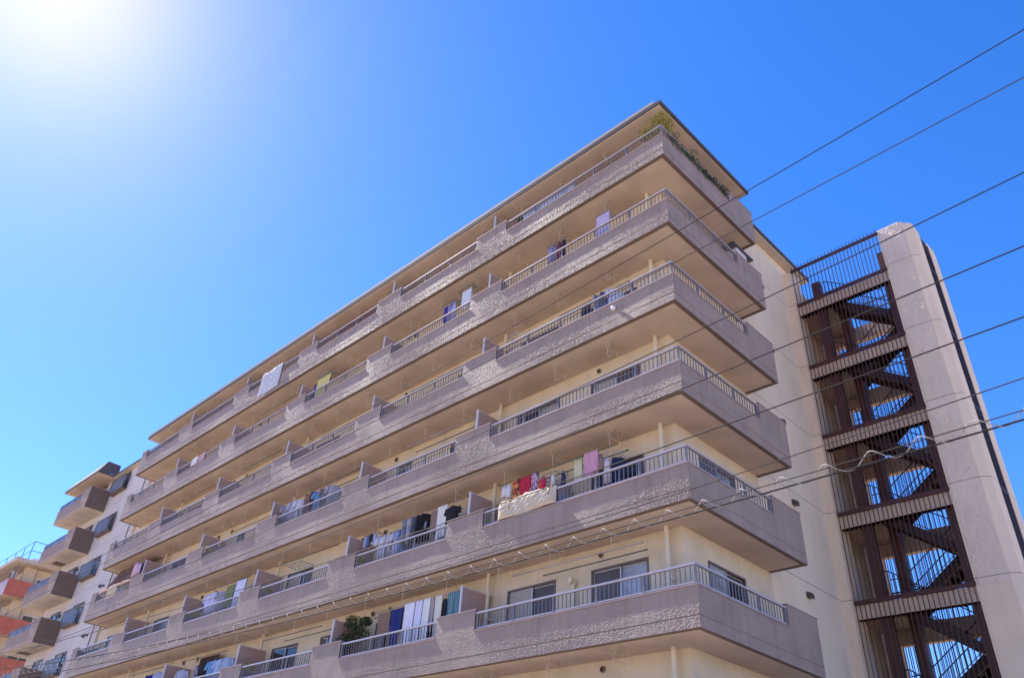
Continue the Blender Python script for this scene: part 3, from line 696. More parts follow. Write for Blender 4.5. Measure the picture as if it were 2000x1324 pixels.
def colmat(col, pattern=None):
    key = 'cloth %s %s' % (tuple(round(c, 3) for c in col), pattern[0]+str(pattern[2]) if pattern else '')
    return mat(key, col, .9, .06, 8, .15, 200, spec=.2, pattern=pattern)
LG = 'laundry drying on the balconies'
def place(o, k, x, y, dz, label, cat, rot=0, group=LG):
    o.location = (x, y, zof(k)+dz); o.rotation_euler = (0, 0, rot)
    return tag(o, label, cat, group)
def sheet(k, x0, x1, ztop, zbot, y, col, label, cat='towel', pattern=None, name='towel', back=.6, wave=.022, group=LG, taper=0):
    """cloth folded over a pole: front and back fall with folds"""
    w = x1-x0; h = ztop-zbot; nu, nv = max(7, int(w/.035)), 16; ph = random.random()*6
    def side(sgn, hh):
        P = np.zeros((nv, nu, 3))
        for i in range(nv):
            v = i/(nv-1)
            for j in range(nu):
                u = j/(nu-1); f = v**.6*wave
                P[i, j] = ((u-.5)*w*(1-taper*v), sgn*(.017+.01*v)+math.sin(u*w*38+ph)*f+math.sin(u*w*17+ph*2)*f*.9, -v*hh + .012*math.sin(u*9+ph)*v)
        return P
    A = side(-1, h); B = side(1, h*back); A[:, :, 2] += np.linspace(0, 1, nv)[:, None]*(.03*np.sin(np.linspace(0, 5, nu)+ph))[None]; A[:, :, 0] *= (1-.10*np.linspace(0, 1, nv)**.7*random.random())[:, None]; A[:, :, 0] += np.linspace(0, 1, nv)[:, None]*random.uniform(-.02, .02)
    top = np.stack([B[0], (B[0]+A[0])/2+np.array([0, 0, .018]), A[0]])
    P = np.concatenate([B[::-1], top[1:2], A]); s = MB(); s.grid(P)
    o = s.build(name, colmat(col, pattern), smooth=True)
    return place(o, k, (x0+x1)/2, y, ztop, label, cat, 0, group)
def ell(cx, cz, rx, ry, n=14, ph=0, y=0, rip=.0):
    return [(cx+rx*math.cos(t), y+ry*math.sin(t)*(1+rip*math.sin(5*t+ph)), cz) for t in np.linspace(0, 2*math.pi, n+1)[:-1]]
def shirt(k, x, y, ztop, col, label, cat='shirt', L_=.68, w=.23, rot=R(62), pattern=None, sleeve=.3, name='shirt'):
    s = MB(); ph = random.random()*6
    s.loft([ell(0, -.02, .05, .03, ph=ph), ell(0, -.05, w*.55, .035, ph=ph), ell(0, -.09, w*.95, .05, ph=ph, rip=.1), ell(0, -.3, w*.93, .06, ph=ph, rip=.3), ell(0, -L_*.7, w, .065, ph=ph, rip=.4), ell(0, -L_, w*1.05, .07, ph=ph, rip=.45)])
    for sg in (-1, 1):
        a = Vector((sg*w*.9, 0, -.09)); b = a+Vector((sg*sleeve*.35, 0, -sleeve))
        rings = []
        for t, r_ in ((0, .075), (.5, .065), (1, .058)):
            p = a.lerp(b, t); rings.append([(p.x+r_*math.cos(q)*.9, p.y+r_*.5*math.sin(q), p.z+sg*0+r_*.3*math.cos(q)*sg) for q in np.linspace(0, 2*math.pi, 9)[:-1]])
        s.loft(rings)
    o = s.build(name, colmat(col, pattern), smooth=True); place(o, k, x, y, ztop-.06, label, cat, rot)
    hmb = MB(); hmb.tube([(0, 0, -.03), (0, 0, .04), (.03, 0, .065), (.055, 0, .04)], .004, 4); hmb.tube([(-w*.8, 0, -.1), (0, 0, -.03), (w*.8, 0, -.1)], .006, 4)
    h = hmb.build('hanger', mat('hanger white', (.7, .7, .7), .4)); h.parent = o
    return o
def trousers(k, x, y, ztop, col, label, L_=.85, rot=R(50), cat='trousers', w=.17, pattern=None):
    s = MB(); s.loft([ell(0, 0, w, .045), ell(0, -.12, w*1.08, .06, rip=.15), ell(0, -.24, w*1.1, .055, rip=.2)])
    for sg in (-1, 1): s.loft([ell(sg*w*.52, -.2, w*.52, .05), ell(sg*w*.56, -L_*.6, w*.44, .045, rip=.3), ell(sg*w*.6, -L_, w*.40, .04, rip=.3)])
    o = s.build('trousers', colmat(col, pattern), smooth=True)
    return place(o, k, x, y, ztop, label, cat, rot)
def socks(k, x, y, ztop, col, label, rot=0):
    s = MB()
    for dx in (-.05, .05): s.loft([ell(dx, 0, .035, .02, 8), ell(dx, -.18, .038, .022, 8), ell(dx, -.24, .045, .024, 8), ell(dx+.05, -.30, .03, .02, 8), ell(dx+.07, -.315, .01, .01, 8)])
    o = s.build('socks', colmat(col), smooth=True); return place(o, k, x, y, ztop, label, 'socks', rot)
def pinch_hanger(k, x, y, ztop, col, label, w=.36, d=.2, rot=0, round_=False):
    m = mat('plastic %s' % (tuple(col),), col, .45); e = empty('pinch_hanger', label, 'pinch hanger', (x, y, zof(k)+ztop), LG); e.rotation_euler = (0, 0, rot)
    s = MB(); zf = -.2
    P = [(w*math.cos(t), d*math.sin(t), zf) for t in np.linspace(0, 2*math.pi, 19)] if round_ else [(-w, -d, zf), (w, -d, zf), (w, d, zf), (-w, d, zf), (-w, -d, zf)]
    s.tube(P, .009, 5)
    for t in (-.5, 0, .5): s.tube([(w*t, -d*(.85 if round_ else 1), zf), (w*t, d*(.85 if round_ else 1), zf)], .006, 4)
    s.tube([(-w*(1 if not round_ else .95), 0, zf), (w*(1 if not round_ else .95), 0, zf)], .006, 4)
    for i in range(14):
        p = P[int(i/14*(len(P)-1))]; q = P[(int(i/14*(len(P)-1))+1) % len(P)]; f = (i/14*(len(P)-1)) % 1
        c = Vector(p).lerp(Vector(q), f); s.box(c.x-.008, c.x+.008, c.y-.008, c.y+.008, zf-.05, zf-.008)
    o = s.build('frame', m); o.parent = e
    s = MB()
    for a in ((-w*.7, -d*.6), (w*.7, -d*.6), (w*.7, d*.6), (-w*.7, d*.6)): s.tube([(*a, zf), (0, 0, -.03)], .003, 4)
    s.tube([(0, 0, -.03), (0, 0, .05), (.03, 0, .075), (.055, 0, .05)], .006, 5)
    o = s.build('hook', m); o.parent = e
    return e
def bottom(k, x, y, ztop, col, label, w=.12, L_=.2, rot=0, cat='underwear', pattern=None, name='garment'):
    s = MB(); s.loft([ell(0, 0, w*.7, .02), ell(0, -L_*.3, w, .035, rip=.3), ell(0, -L_, w*1.1, .04, rip=.5)])
    o = s.build(name, colmat(col, pattern), smooth=True); return place(o, k, x, y, ztop, label, cat, rot)

WH = (.72, .72, .78); LIL = (.50, .48, .62); NAVY = (.03, .04, .16); BLK = (.025, .022, .028); CREAM = (.74, .70, .58)
# lowest row, second flat
sheet(0, -11.84, -11.25, 2.2, 1.52, .55, (.26, .17, .12), 'brown towel between the bush and the navy towel')
sheet(0, -11.22, -10.62, 2.22, 1.1, .55, NAVY, 'navy bath towel hung beside the white towels')
sheet(0, -10.58, -10.1, 2.3, 1.02, .55, (.78, .78, .84), 'first white long towel, right beside the navy one')
sheet(0, -10.05, -9.74, 2.3, 1.1, .55, (.70, .72, .85), 'narrow bluish white towel in the middle of the white ones')
sheet(0, -9.70, -9.38, 2.3, 1.12, .55, (.80, .79, .76), 'white long towel left of the slim striped cloth')
sheet(0, -9.34, -9.20, 2.28, 1.3, .55, (.62, .60, .55), 'slim striped cloth between white and cream towels', 'cloth', ('stripe', [(.20, .10, .09)], 22), 'cloth')
sheet(0, -9.17, -8.86, 2.3, 1.12, .55, CREAM, 'cream long towel beside the black top')
bottom(0, -8.74, .55, 2.16, BLK, 'black top beside the teal striped towel', .12, .5, cat='top')
sheet(0, -8.62, -8.02, 2.3, 1.3, .55, (.03, .20, .24), 'teal and grey striped bath towel next to the yellow sticker', 'towel', ('stripe', [(.22, .27, .28)], 3.4))
trousers(0, -9.6, .8, 1.6, BLK, 'black trousers hanging low behind the white towels', .6)
# second lowest row, corner flat
bottom(1, -6.5, .47, 2.22, (.72, .68, .64), 'white bra, first item on the long green pole', .1, .34, cat='bra')
bottom(1, -6.32, .47, 2.22, (.70, .68, .70), 'white camisole next to the bra', .09, .4, cat='camisole')
sheet(1, -6.2, -5.87, 2.28, 1.7, .47, (.03, .02, .03), 'dark blouse with red and yellow flowers', 'blouse', ('floral', [(.55, .06, .05), (.65, .45, .10)], 26), 'blouse')
sheet(1, -5.83, -5.45, 2.28, 1.62, .47, (.50, .03, .06), 'plain crimson top between two flowered blouses', 'top', None, 'top')
sheet(1, -5.40, -5.15, 2.28, 1.7, .47, (.10, .07, .14), 'purple flowered blouse beside the oval clip hanger', 'blouse', ('floral', [(.50, .40, .48), (.45, .10, .18)], 24), 'blouse')
pinch_hanger(1, -4.75, .70, 2.33, (.16, .22, .24), 'oval teal grey clip hanger over the cream quilt', .45, .26, 0, True)
bottom(1, -5.1, .52, 2.06, (.66, .10, .08), 'small coral red garment on the oval clip hanger', .07, .28); bottom(1, -4.96, .5, 2.08, (.58, .02, .10), 'small crimson garment on the oval clip hanger', .06, .36)
bottom(1, -4.62, .5, 2.07, (.66, .64, .66), 'small white garment on the oval clip hanger', .06, .3); bottom(1, -4.35, .62, 2.07, (.05, .05, .09), 'small navy garment at the end of the oval clip hanger', .08, .38)
shirt(1, -4.55, .80, 2.0, (.38, .32, .36), 'mauve grey shirt behind the cream quilt', L_=.6)
sheet(1, -3.95, -3.64, 2.32, 1.7, .60, (.62, .58, .36), 'pale yellow towel with white upper half', 'towel')
sheet(1, -3.47, -3.0, 2.32, 1.66, .47, (.62, .32, .40), 'pink knitted shirt laid over the pole', 'shirt', None, 'shirt', wave=.02)
pinch_hanger(1, -2.8, .70, 2.36, (.38, .37, .38), 'grey round clip hanger near the corner post', .40, .26, 0, True)
bottom(1, -3.12, .5, 2.1, (.36, .26, .23), 'brown garment on the grey round clip hanger', .11, .55); bottom(1, -2.92, .48, 2.12, (.24, .17, .15), 'dark brown garment on the grey round clip hanger', .09, .42)
bottom(1, -2.74, .5, 2.0, (.60, .52, .52), 'pale pink long garment on the grey round clip hanger', .10, .72); trousers(1, -2.62, .85, 2.1, (.03, .04, .10), 'navy trousers at the right end of the clothes', .75)
trousers(1, -3.0, .8, 1.85, (.05, .05, .09), 'dark trousers seen low between the railing bars', .5)
# quilt over the railing with two yellow clips
def quilt(k, x0, x1, ztop, zbot, col, label, puff=.035, name='quilt', cat='quilt', yo=0, thick=.05, back=.4, side=None, amp=1.0):
    w = x1-x0; h = ztop-zbot; nu, nv = 44, 26; s = MB(); L_ = h+back+.14; P = np.zeros((nv, nu, 3)); Q = np.zeros((nv, nu, 3))
    for i in range(nv):
        v = i/(nv-1)*L_
        for j in range(nu):
            u = j/(nu-1)
            if v < h: base = Vector((0, -.04, -h+v)); nr = Vector((0, -1, 0))
            elif v < h+.14:
                a = (v-h)/.14*math.pi; base = Vector((0, -.04*math.cos(a), .02+.03*math.sin(a))); nr = Vector((0, -math.cos(a), math.sin(a)))
            else: base = Vector((0, .04, -(v-h-.14))); nr = Vector((0, 1, 0))
            pf = puff*(abs(math.sin(u*math.pi*4+.3*math.sin(v*5)))**.35*abs(math.sin(v/.5*math.pi+.4))**.3) + amp*(.008*math.sin(u*31+v*23) + .014*math.sin(u*9+v*6) + .007*math.sin(u*57-v*31) + .006*math.sin(u*17-v*41))
            e = min(1, min(u, 1-u)*14, min(v, L_-v)*12+.25)
            P[i, j] = ((u-.5)*w, *(base+nr*(thick+pf)*e)[1:]); P[i, j, 2] += .012*math.sin(u*8+1)*(v < h)
            Q[i, j] = ((u-.5)*w, *(base)[1:])
    s.grid(P, 0); s.grid(Q, 1 if side else 0)
    o = s.build(name, [colmat(col)] + ([colmat(side)] if side else []), smooth=True)
    place(o, k, (x0+x1)/2, .05+yo, ztop, label, cat); o.location.z = k*H+ztop; return o
quilt(1, -6.2, -4.05, 1.36, .93, (.58, .49, .37), 'thick cream quilt airing over the railing under red clothes', side=(.16, .05, .05), puff=.028, amp=1.6)
def clip(k, x, label, z=1.40):
    s = MB(); s.tube([(0, -.105, -.25), (0, -.12, -.1), (0, -.07, .02), (0, 0, .045), (0, .07, .02), (0, .1, -.12)], .017, 6); s.tube([(-.03, -.11, -.24), (.03, -.11, -.24)], .016, 6)
    o = s.build('quilt_clip', mat('yellow plastic', (.72, .50, .05), .35), smooth=True); o.location = (x, .05, k*H+z); tag(o, label, 'quilt clip', 'yellow quilt clips on railings')
clip(1, -5.75, 'yellow clip on the left part of the cream quilt'); clip(1, -4.28, 'yellow clip on the right part of the cream quilt')
clip(2, -24.6, 'left yellow clip on the bare railing, fourth row from the top', 1.36); clip(2, -23.3, 'right yellow clip on the bare railing, fourth row from the top', 1.36)
# second lowest row, second flat
pinch_hanger(1, -12.75, .55, 2.38, (.10, .11, .14), 'dark square clip hanger holding blue cloths and black socks', .33, .2)
for i, (dx, c_, lb, hh) in enumerate(((-.26, (.30, .36, .55), 'light blue cloth left on the square clip hanger', .4), (-.1, (.10, .13, .24), 'slate blue cloth on the square clip hanger', .38), (.26, (.35, .38, .55), 'pale blue cloth right on the square clip hanger', .42))):
    bottom(1, -12.75+dx, .38, 2.13, c_, lb, .08, hh, cat='cloth')
socks(1, -12.66, .34, 2.13, BLK, 'pair of black socks on the square clip hanger')
shirt(1, -12.2, .6, 2.1, (.70, .70, .80), 'white shirt beside the square clip hanger, second lowest row', L_=.8); shirt(1, -11.85, .62, 2.1, (.66, .64, .68), 'greyish white shirt left of the brown tie', L_=.75)
bottom(1, -11.62, .5, 2.0, (.22, .07, .06), 'thin brown red strip between white shirts', .03, .6, cat='tie'); shirt(1, -11.4, .62, 2.08, (.60, .60, .74), 'pale lilac shirt right of the brown tie', L_=.85)
shirt(1, -11.1, .62, 2.1, (.24, .34, .62), 'light blue shirt before the grey trousers', L_=.8)
trousers(1, -10.9, .47, 2.22, (.24, .24, .27), 'mid grey trousers on the steel pole'); trousers(1, -10.66, .47, 2.22, (.40, .40, .44), 'light grey trousers beside the charcoal pair')
trousers(1, -10.42, .47, 2.22, (.10, .10, .12), 'charcoal trousers beside the black pair'); trousers(1, -10.2, .47, 2.22, BLK, 'left black trousers of the two beside the brown cloth'); trousers(1, -9.98, .47, 2.22, (.02, .018, .02), 'right black trousers of the two beside the brown cloth')
shirt(1, -9.85, .7, 2.2, (.30, .30, .36), 'grey print shirt behind the black trousers', L_=.5)
sheet(1, -9.78, -9.45, 2.24, 1.5, .5, (.27, .18, .14), 'brown cloth left of the white sheet', 'cloth', None, 'cloth'); sheet(1, -9.42, -8.98, 2.3, 1.25, .47, (.76, .73, .66), 'white sheet between brown cloth and black shirt', 'sheet', None, 'sheet')
shirt(1, -8.72, .47, 2.26, BLK, 'black T-shirt spread flat by the partition', L_=.6, w=.26, rot=R(8), sleeve=.2)
# second lowest row, third to fifth flat
pinch_hanger(1, -17.3, .55, 2.24, (.05, .25, .32), 'empty turquoise clip hanger in the third flat, second lowest row', .5, .26, .1)
bottom(1, -24.4, .5, 1.95, NAVY, 'dark navy garment left of the white shirts, fourth flat', .16, .5, cat='garment')
shirt(1, -24.0, .5, 2.18, (.62, .62, .82), 'white blouse with puffed sleeves, fourth flat, second lowest row', L_=.85, w=.26, rot=R(20)); shirt(1, -23.5, .5, 2.2, (.66, .66, .84), 'bluish white shirt beside the navy cloth, fourth flat', L_=.9, rot=R(30))
bottom(1, -23.1, .5, 2.0, (.03, .04, .22), 'royal navy cloth between the white shirts, fourth flat', .15, .5, cat='cloth'); shirt(1, -22.85, .5, 2.1, (.45, .44, .54), 'grey shirt left of the green towel', L_=.8)
sheet(1, -22.65, -21.95, 2.18, 1.35, .5, (.20, .24, .11), 'olive green towel in the fourth flat, second lowest row'); sheet(1, -21.9, -21.1, 2.26, 1.2, .5, (.66, .68, .82), 'white pillow case right of the olive towel', 'pillow case', None, 'pillow_case')
# fourth row from top, third flat
for x, c_, f, lb in ((-19.0, (.35, .34, .38), 's', 'grey shirt at the left end of the crowded pole, fourth row'), (-18.5, (.50, .52, .66), 's', 'pale blue shirt, second on the crowded pole, fourth row'), (-18.05, (.70, .70, .78), 's', 'white shirt, third on the crowded pole, fourth row'), (-17.6, (.30, .20, .15), 't', 'brown trousers in the middle of the crowded pole, fourth row'), (-17.2, (.12, .03, .06), 't', 'dark wine trousers on the crowded pole, fourth row'), (-16.75, (.16, .36, .60), 's', 'sky blue shirt on the crowded pole, fourth row'), (-16.3, (.22, .21, .24), 's', 'charcoal shirt near the right end, fourth row'), (-15.85, (.40, .40, .46), 's', 'light grey jacket at the right end of the crowded pole, fourth row')):
    (shirt if f == 's' else trousers)(2, x, .5, 2.12, c_, lb, L_=.8)
# corner flat, third row from top
sheet(3, -3.96, -3.6, 2.26, 1.3, .92, (.02, .02, .03), 'black cloth hung by the window, corner flat, third row', 'cloth', None, 'cloth')
for x, c_, lb in ((-3.05, (.20, .22, .34), 'slate blue shirt with dots, corner flat, third row'), (-2.8, (.10, .12, .22), 'navy shirt, corner flat, third row'), (-2.55, (.60, .64, .78), 'white shirt beside the navy one, corner flat, third row')): shirt(3, x, .80, 2.2, c_, lb, L_=.75)
pinch_hanger(3, -6.5, .6, 2.22, (.62, .62, .62), 'empty white clip hanger near the pipe, third row', .25, .2)
# second row from top
pinch_hanger(4, -4.6, .5, 2.3, (.20, .16, .18), 'dark clip hanger in the corner flat, second row from the top', .38, .22)
for dx, c_, lb in ((-.3, (.30, .30, .45), 'lilac grey cloth on the dark clip hanger, second row'), (-.1, (.20, .18, .30), 'violet cloth on the dark clip hanger, second row'), (.1, (.16, .04, .05), 'wine red cloth on the dark clip hanger, second row'), (.3, (.03, .03, .05), 'black cloth on the dark clip hanger, second row')): bottom(4, -4.6+dx, .36, 2.05, c_, lb, .1, .7, cat='cloth')
pinch_hanger(4, -2.62, .5, 2.38, (.10, .13, .13), 'black clip hanger with lilac towel, second row from the top', .26, .18)
sheet(4, -2.88, -2.36, 2.14, 1.25, .34, (.52, .46, .60), 'lilac towel near the corner, second row from the top')
pinch_hanger(4, -9.95, .47, 2.34, (.02, .02, .16), 'indigo clip hanger, second flat, second row from the top', .36, .22)
for dx, c_, lb in ((-.25, (.05, .05, .30), 'deep blue cloth on the indigo clip hanger'), (0, (.28, .24, .50), 'violet blue cloth on the indigo clip hanger'), (.22, (.40, .42, .62), 'pale blue cloth on the indigo clip hanger')): bottom(4, -9.95+dx, .36, 2.1, c_, lb, .11, .8, cat='cloth')
sheet(4, -9.35, -8.85, 2.42, 1.6, .40, (.66, .70, .74), 'white sheet under a green hanger by the partition, second row', 'sheet', None, 'sheet')
pinch_hanger(4, -9.08, .42, 2.62, (.04, .14, .06), 'green clip hanger above a white sheet, second row from the top', .34, .16)
sheet(4, -18.75, -17.7, 2.22, 1.3, .36, (.64, .57, .22), 'yellow dotted towel in the third flat, second row from the top')
pinch_hanger(4, -18.1, .45, 2.42, (.03, .16, .24), 'blue clip hanger above the yellow towel', .5, .2)
bottom(4, -18.95, .4, 2.1, (.04, .04, .25), 'dark blue cloth left of the yellow towel', .12, .8, cat='cloth')
quilt(4, -29.4, -28.75, 1.37, 1.02, (.74, .72, .70), 'white towel folded over the railing, second row from the top', .004, 'towel', 'towel', 0, .012, .2)
quilt(4, -28.65, -27.95, 1.37, 1.02, (.56, .36, .40), 'pink towel folded over the railing, second row from the top', .004, 'towel', 'towel', 0, .012, .2)
# top row
quilt(5, -23.65, -21.8, 1.37, .15, (.55, .57, .60), 'large white bed sheet draped far over the top row parapet', .01, 'bed_sheet', 'bed sheet', -.05, .012, .3, None, 1.6)
pinch_hanger(5, -25.2, .3, 2.36, (.22, .12, .10), 'right brown clip hanger beside the white bed sheet', .42, .24); pinch_hanger(5, -26.6, .3, 2.2, (.22, .12, .10), 'left brown clip hanger beside the white bed sheet', .36, .24)
for x, c_, lb in ((-25.5, (.24, .14, .11), 'brown cloth on the right brown hanger, top row'), (-25.1, (.45, .36, .34), 'beige cloth on the right brown hanger, top row'), (-26.8, (.55, .50, .56), 'pale cloth on the left brown hanger, top row'), (-26.4, (.22, .13, .10), 'brown cloth on the left brown hanger, top row')): bottom(5, x, .2, 2.1, c_, lb, .12, .55, cat='cloth')
def screen(k, x0, x1, ztop, zbot, y, ybot, col, label, name='reed_screen', z0=None):
    n = int((ztop-zbot)/.03); s = MB(); rg = random.Random(3)
    for i in range(n):
        t = (i+.5)/n; s.box(x0+rg.random()*.02, x1-rg.random()*.02, y+(ybot-y)*t-.004, y+(ybot-y)*t+.004, ztop-(ztop-zbot)*t-.0135, ztop-(ztop-zbot)*t+.0135)
    for u in (.1, .37, .63, .9):
        xx = x0+(x1-x0)*u; s.obox((xx, (y+ybot)/2-.008, (ztop+zbot)/2), (.008, 0, 0), (0, .003, 0), (0, (ybot-y)/2, -(ztop-zbot)/2))
    o = s.build(name, mat('reed %s' % (col,), col, .85, .15, 9)); loc = (x0, y, k*H)
    # build() placed vertices relative to the balcony level
    o.location = (0, 0, k*H); tag(o, label, 'sunshade', 'sunshades on balconies'); return o
screen(5, -18.6, -14.9, 2.30, 1.0, .80, .80, (.20, .085, .055), 'red brown reed screen behind the railing, third flat, top row')
screen(2, -36.4, -34.1, 2.72, 1.38, .75, .12, (.15, .075, .05), 'left brown sunshade slanting out over the far end balcony')
screen(2, -34.0, -32.4, 2.72, 1.38, .75, .12, (.17, .085, .07), 'right brown sunshade slanting out over the far end balcony')
screen(0, -24.6, -22.9, 2.5, 1.2, 1.05, 1.0, (.05, .025, .02), 'dark brown blind against the wall behind blue laundry, lowest row')
bottom(2, -33.2, .3, 2.45, (.62, .20, .32), 'pink and white striped cloth beside the far partition', .26, .7, cat='cloth', pattern=('stripe', [(.7, .66, .7)], 9)); bottom(2, -32.7, .3, 2.35, (.60, .52, .62), 'white and mauve striped cloth beside the far partition', .22, .6, cat='cloth', pattern=('stripe', [(.4, .25, .4)], 9))
quilt(2, -36.45, -32.5, 1.375, 1.30, (.55, .38, .28), 'long beige blanket rolled along the far end railing', .006, 'blanket', 'blanket', 0, .02, .1); quilt(2, -35.2, -34.0, 1.41, .82, (.60, .47, .33), 'striped beige towel hanging down at the far end railing', .006, 'towel', 'towel', -.02, .02, .15)
# lowest row, fourth flat
bottom(0, -22.9, .5, 2.05, BLK, 'black garment before the brown blind, lowest row', .2, .7, cat='garment'); bottom(0, -23.5, .5, 2.0, (.06, .06, .10), 'dark patterned garment before the brown blind, lowest row', .18, .6, cat='garment', pattern=('floral', [(.3, .3, .35), (.1, .1, .2)], 14))
shirt(0, -22.1, .5, 2.1, (.20, .38, .66), 'bright blue shirt, fourth flat, lowest row', L_=.8, rot=R(40)); shirt(0, -21.55, .5, 2.1, (.45, .55, .74), 'pale blue shirt right of the bright blue one, lowest row', L_=.75, rot=R(35)); shirt(0, -21.1, .52, 2.1, (.38, .48, .64), 'blue checked shirt next to the partition, lowest row', L_=.6, rot=R(30))
shirt(0, -24.7, .5, 2.05, (.46, .48, .58), 'grey shirt at the left of the brown blind, lowest row', L_=.7, rot=R(30)); shirt(0, -26.9, .5, 2.2, (.52, .50, .62), 'lilac striped shirt in the fifth flat, lowest row', L_=.8, w=.3, rot=R(20), pattern=('stripe', [(.3, .28, .4)], 14)); shirt(0, -27.5, .5, 2.15, NAVY, 'navy shirt left of the lilac striped one, lowest row', L_=.75)
for x, c_, lb in ((-28.1, (.40, .48, .46), 'grey green cloth, fifth flat, lowest row'), (-28.6, (.50, .58, .60), 'pale cloth, fifth flat, lowest row'), (-29.1, (.06, .07, .10), 'black cloth, fifth flat, lowest row'), (-29.5, (.3, .36, .45), 'blue grey cloth, fifth flat, lowest row')): bottom(0, x, .5, 2.0, c_, lb, .17, .5, cat='cloth')

# clutter seen through bars
def board(k, x0, x1, z0, z1, y, col, label, cat, name, tilt=.0):
    s = MB(); s.obox((0, 0, (z1-z0)/2), ((x1-x0)/2, 0, 0), (0, .015, 0), (0, tilt, (z1-z0)/2)); s.box(-(x1-x0)/2, (x1-x0)/2, -.025, .025, 0, .03)
    o = s.build(name, mat('board %s' % (col,), col, .5, .12, 3)); o.location = ((x0+x1)/2, y, k*H+z0); tag(o, label, cat, 'boards standing behind railings')
for i, (x0, x1) in enumerate(((-6.1, -5.3), (-5.28, -4.5), (-4.48, -3.7))):
    board(5, x0, x1, .2, 1.32, .16, (.50, .60, .74), ['left pale blue screen board behind the top row corner railing', 'middle pale blue screen board behind the top row corner railing', 'right pale blue screen board behind the top row corner railing'][i], 'screen board', 'screen_board')
board(1, -36.2, -34.6, .2, 1.25, .3, (.10, .13, .17), 'dark board behind the far end railing, second lowest row', 'screen board', 'screen_board'); board(4, -35.2, -34.0, .2, 1.2, .3, (.06, .12, .35), 'blue board behind the far end railing, second row from the top', 'screen board', 'screen_board')
board(3, -31.0, -29.6, .2, 1.2, .3, (.22, .28, .42), 'grey blue board behind the fifth flat railing, third row', 'screen board', 'screen_board')

# white lean-to on the side balcony, second row from the top
lt = empty('balcony_shed', 'small white shed with dark flat top on the side balcony, second row', 'shed', (-.5, 5.0, 4*H+.2))
s = MB(); s.box(-1.0, -.36, 4.65, 5.29, 4*H+.2, 4*H+2.34); part(s, 'body', mat('shed white', (.70, .68, .70), .6), lt)
s = MB(); s.box(-1.03, -.28, 4.35, 5.65, 4*H+2.342, 4*H+2.38); part(s, 'top', mat('shed top', (.10, .10, .12), .5), lt)

# ------------------------------------------------------------------ plants
def leafmass(s, blobs, n, size, rg, mi=0):
    for _ in range(n):
        cx, cy, cz, rx, ry, rz = blobs[rg.randrange(len(blobs))]
        while True:
            u = Vector((rg.uniform(-1, 1), rg.uniform(-1, 1), rg.uniform(-1, 1)))
            if u.length < 1: break
        p = Vector((cx+u.x*rx, cy+u.y*ry, cz+u.z*rz)); a = Euler((rg.uniform(-.9, .9), rg.uniform(-.9, .9), rg.uniform(0, 6.28))).to_matrix()
        L_ = size*rg.uniform(.6, 1.3); w = L_*.42
        q = [p + a @ Vector(v) for v in ((0, -L_/2, 0), (w/2, 0, L_*.08), (0, L_/2, 0), (-w/2, 0, L_*.08))]
        s.quad(*[tuple(v) for v in q], mi + (rg.random() < .35))
def plant(k, loc, blobs, n, size, cols, label, pot=.16, seed=1, stems=6, name='potted_plant', cat='potted plant'):
    rg = random.Random(seed); e = empty(name, label, cat, loc, 'plants on the balconies')
    s = MB(); leafmass(s, blobs, n, size, rg)
    o = s.build('foliage', [mat('leaf %s' % (cols[0],), cols[0], .5, .2, 12, spec=.4), mat('leaf %s' % (cols[1],), cols[1], .5, .2, 12, spec=.4)]); o.parent = e
    s = MB()
    for i in range(stems):
        b = blobs[i % len(blobs)]; s.tube([(rg.uniform(-.04, .04), rg.uniform(-.04, .04), .2), (b[0]*.5, b[1]*.5, .2+(b[2]-.2)*.55), (b[0], b[1], b[2]+b[5]*.4)], [.012, .009, .004], 5)
    o = s.build('stem', mat('stem brown', (.12, .08, .05), .8)); o.parent = e
    s = MB(); s.loft([ell(0, 0, pot*.7, pot*.7, 14), ell(0, .25, pot, pot, 14), ell(0, .27, pot*1.08, pot*1.08, 14), ell(0, .30, pot*1.08, pot*1.08, 14)])
    o = s.build('pot', mat('pot clay', (.25, .11, .06), .8)); o.parent = e
    return e
F5 = 5*H+.2
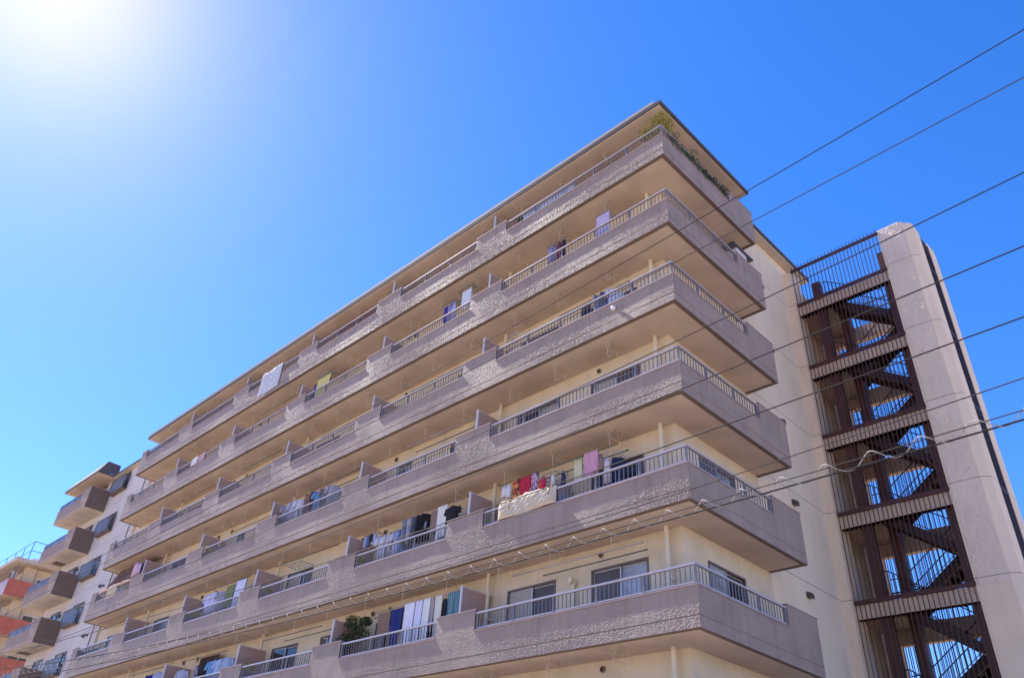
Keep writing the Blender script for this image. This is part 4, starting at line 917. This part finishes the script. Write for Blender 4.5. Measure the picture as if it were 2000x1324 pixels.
plant(5, (-.42, .45, F5), [(0, -.1, 1.7, .42, .3, .26), (.22, -.12, 1.85, .32, .26, .2), (-.34, -.12, 1.5, .3, .24, .24), (.1, .1, 1.3, .35, .3, .35), (.35, .1, 1.6, .22, .25, .2), (-.05, -.1, 1.0, .25, .2, .3)], 1500, .085, ((.46, .42, .10), (.24, .26, .05)), 'yellow green bush at the very corner of the top row', .2, 3, 12)
rg = random.Random(9)
for i in range(9):
    y = .75+i*.37; h_ = rg.uniform(.95, 1.2) if i not in (1, 3) else 1.5
    bl = [(rg.uniform(.12, .3), rg.uniform(-.22, .22), z_, .14, .24, .18) for z_ in (.75, .9, 1.05, h_)]
    plant(5, (-.26, y, F5), bl, 230, .07, ((.045, .085, .03), (.02, .045, .018)) if i not in (1, 3) else ((.14, .20, .12), (.08, .13, .06)),
          ['dark climber nearest the corner bush, side railing, top row', 'taller grey green sprig, first along the side railing', 'dark climber between the two grey green sprigs', 'second taller grey green sprig along the side railing', 'dark climber just past the second sprig, side railing', 'dark climber in the middle of the side railing, top row', 'dark climber past the middle of the side railing', 'dark climber next to the last one, side railing', 'last dark climber, at the rear end of the side railing'][i], .11, 20+i, 5)
plant(5, (-6.3, .35, F5), [(0, 0, 1.2, .25, .15, .2), (.1, 0, .9, .25, .15, .25), (-.2, 0, 1.35, .12, .1, .15)], 320, .07, ((.10, .16, .03), (.05, .09, .02)), 'small green plant at the left of the corner railing, top row', .13, 5)
plant(0, (-12.95, .48, .2), [(0, 0, 1.55, .55, .28, .38), (-.45, 0, 1.3, .42, .25, .35), (.4, -.05, 1.5, .42, .25, .32), (-.1, -.05, 1.9, .38, .25, .22), (.55, 0, 1.85, .25, .2, .15), (-.6, -.1, 1.05, .25, .2, .25)], 2600, .085, ((.055, .10, .025), (.02, .045, .012)), 'large dark green bush beside the brown towel, lowest row', .24, 6, 16)
plant(0, (-11.8, .2, .2), [(0, 0, .85, .18, .1, .18), (.05, 0, .7, .12, .08, .15)], 240, .05, ((.26, .34, .12), (.14, .22, .06)), 'little pale green plant behind the bars, lowest row', .1, 7)
plant(4, (-12.55, .3, 4*H+.2), [(0, 0, 1.25, .3, .12, .12), (.35, 0, 1.35, .15, .1, .1), (-.35, 0, 1.2, .15, .1, .12)], 200, .06, ((.30, .44, .28), (.20, .30, .18)), 'pale green plant peeping over the second flat railing, second row', .12, 8)
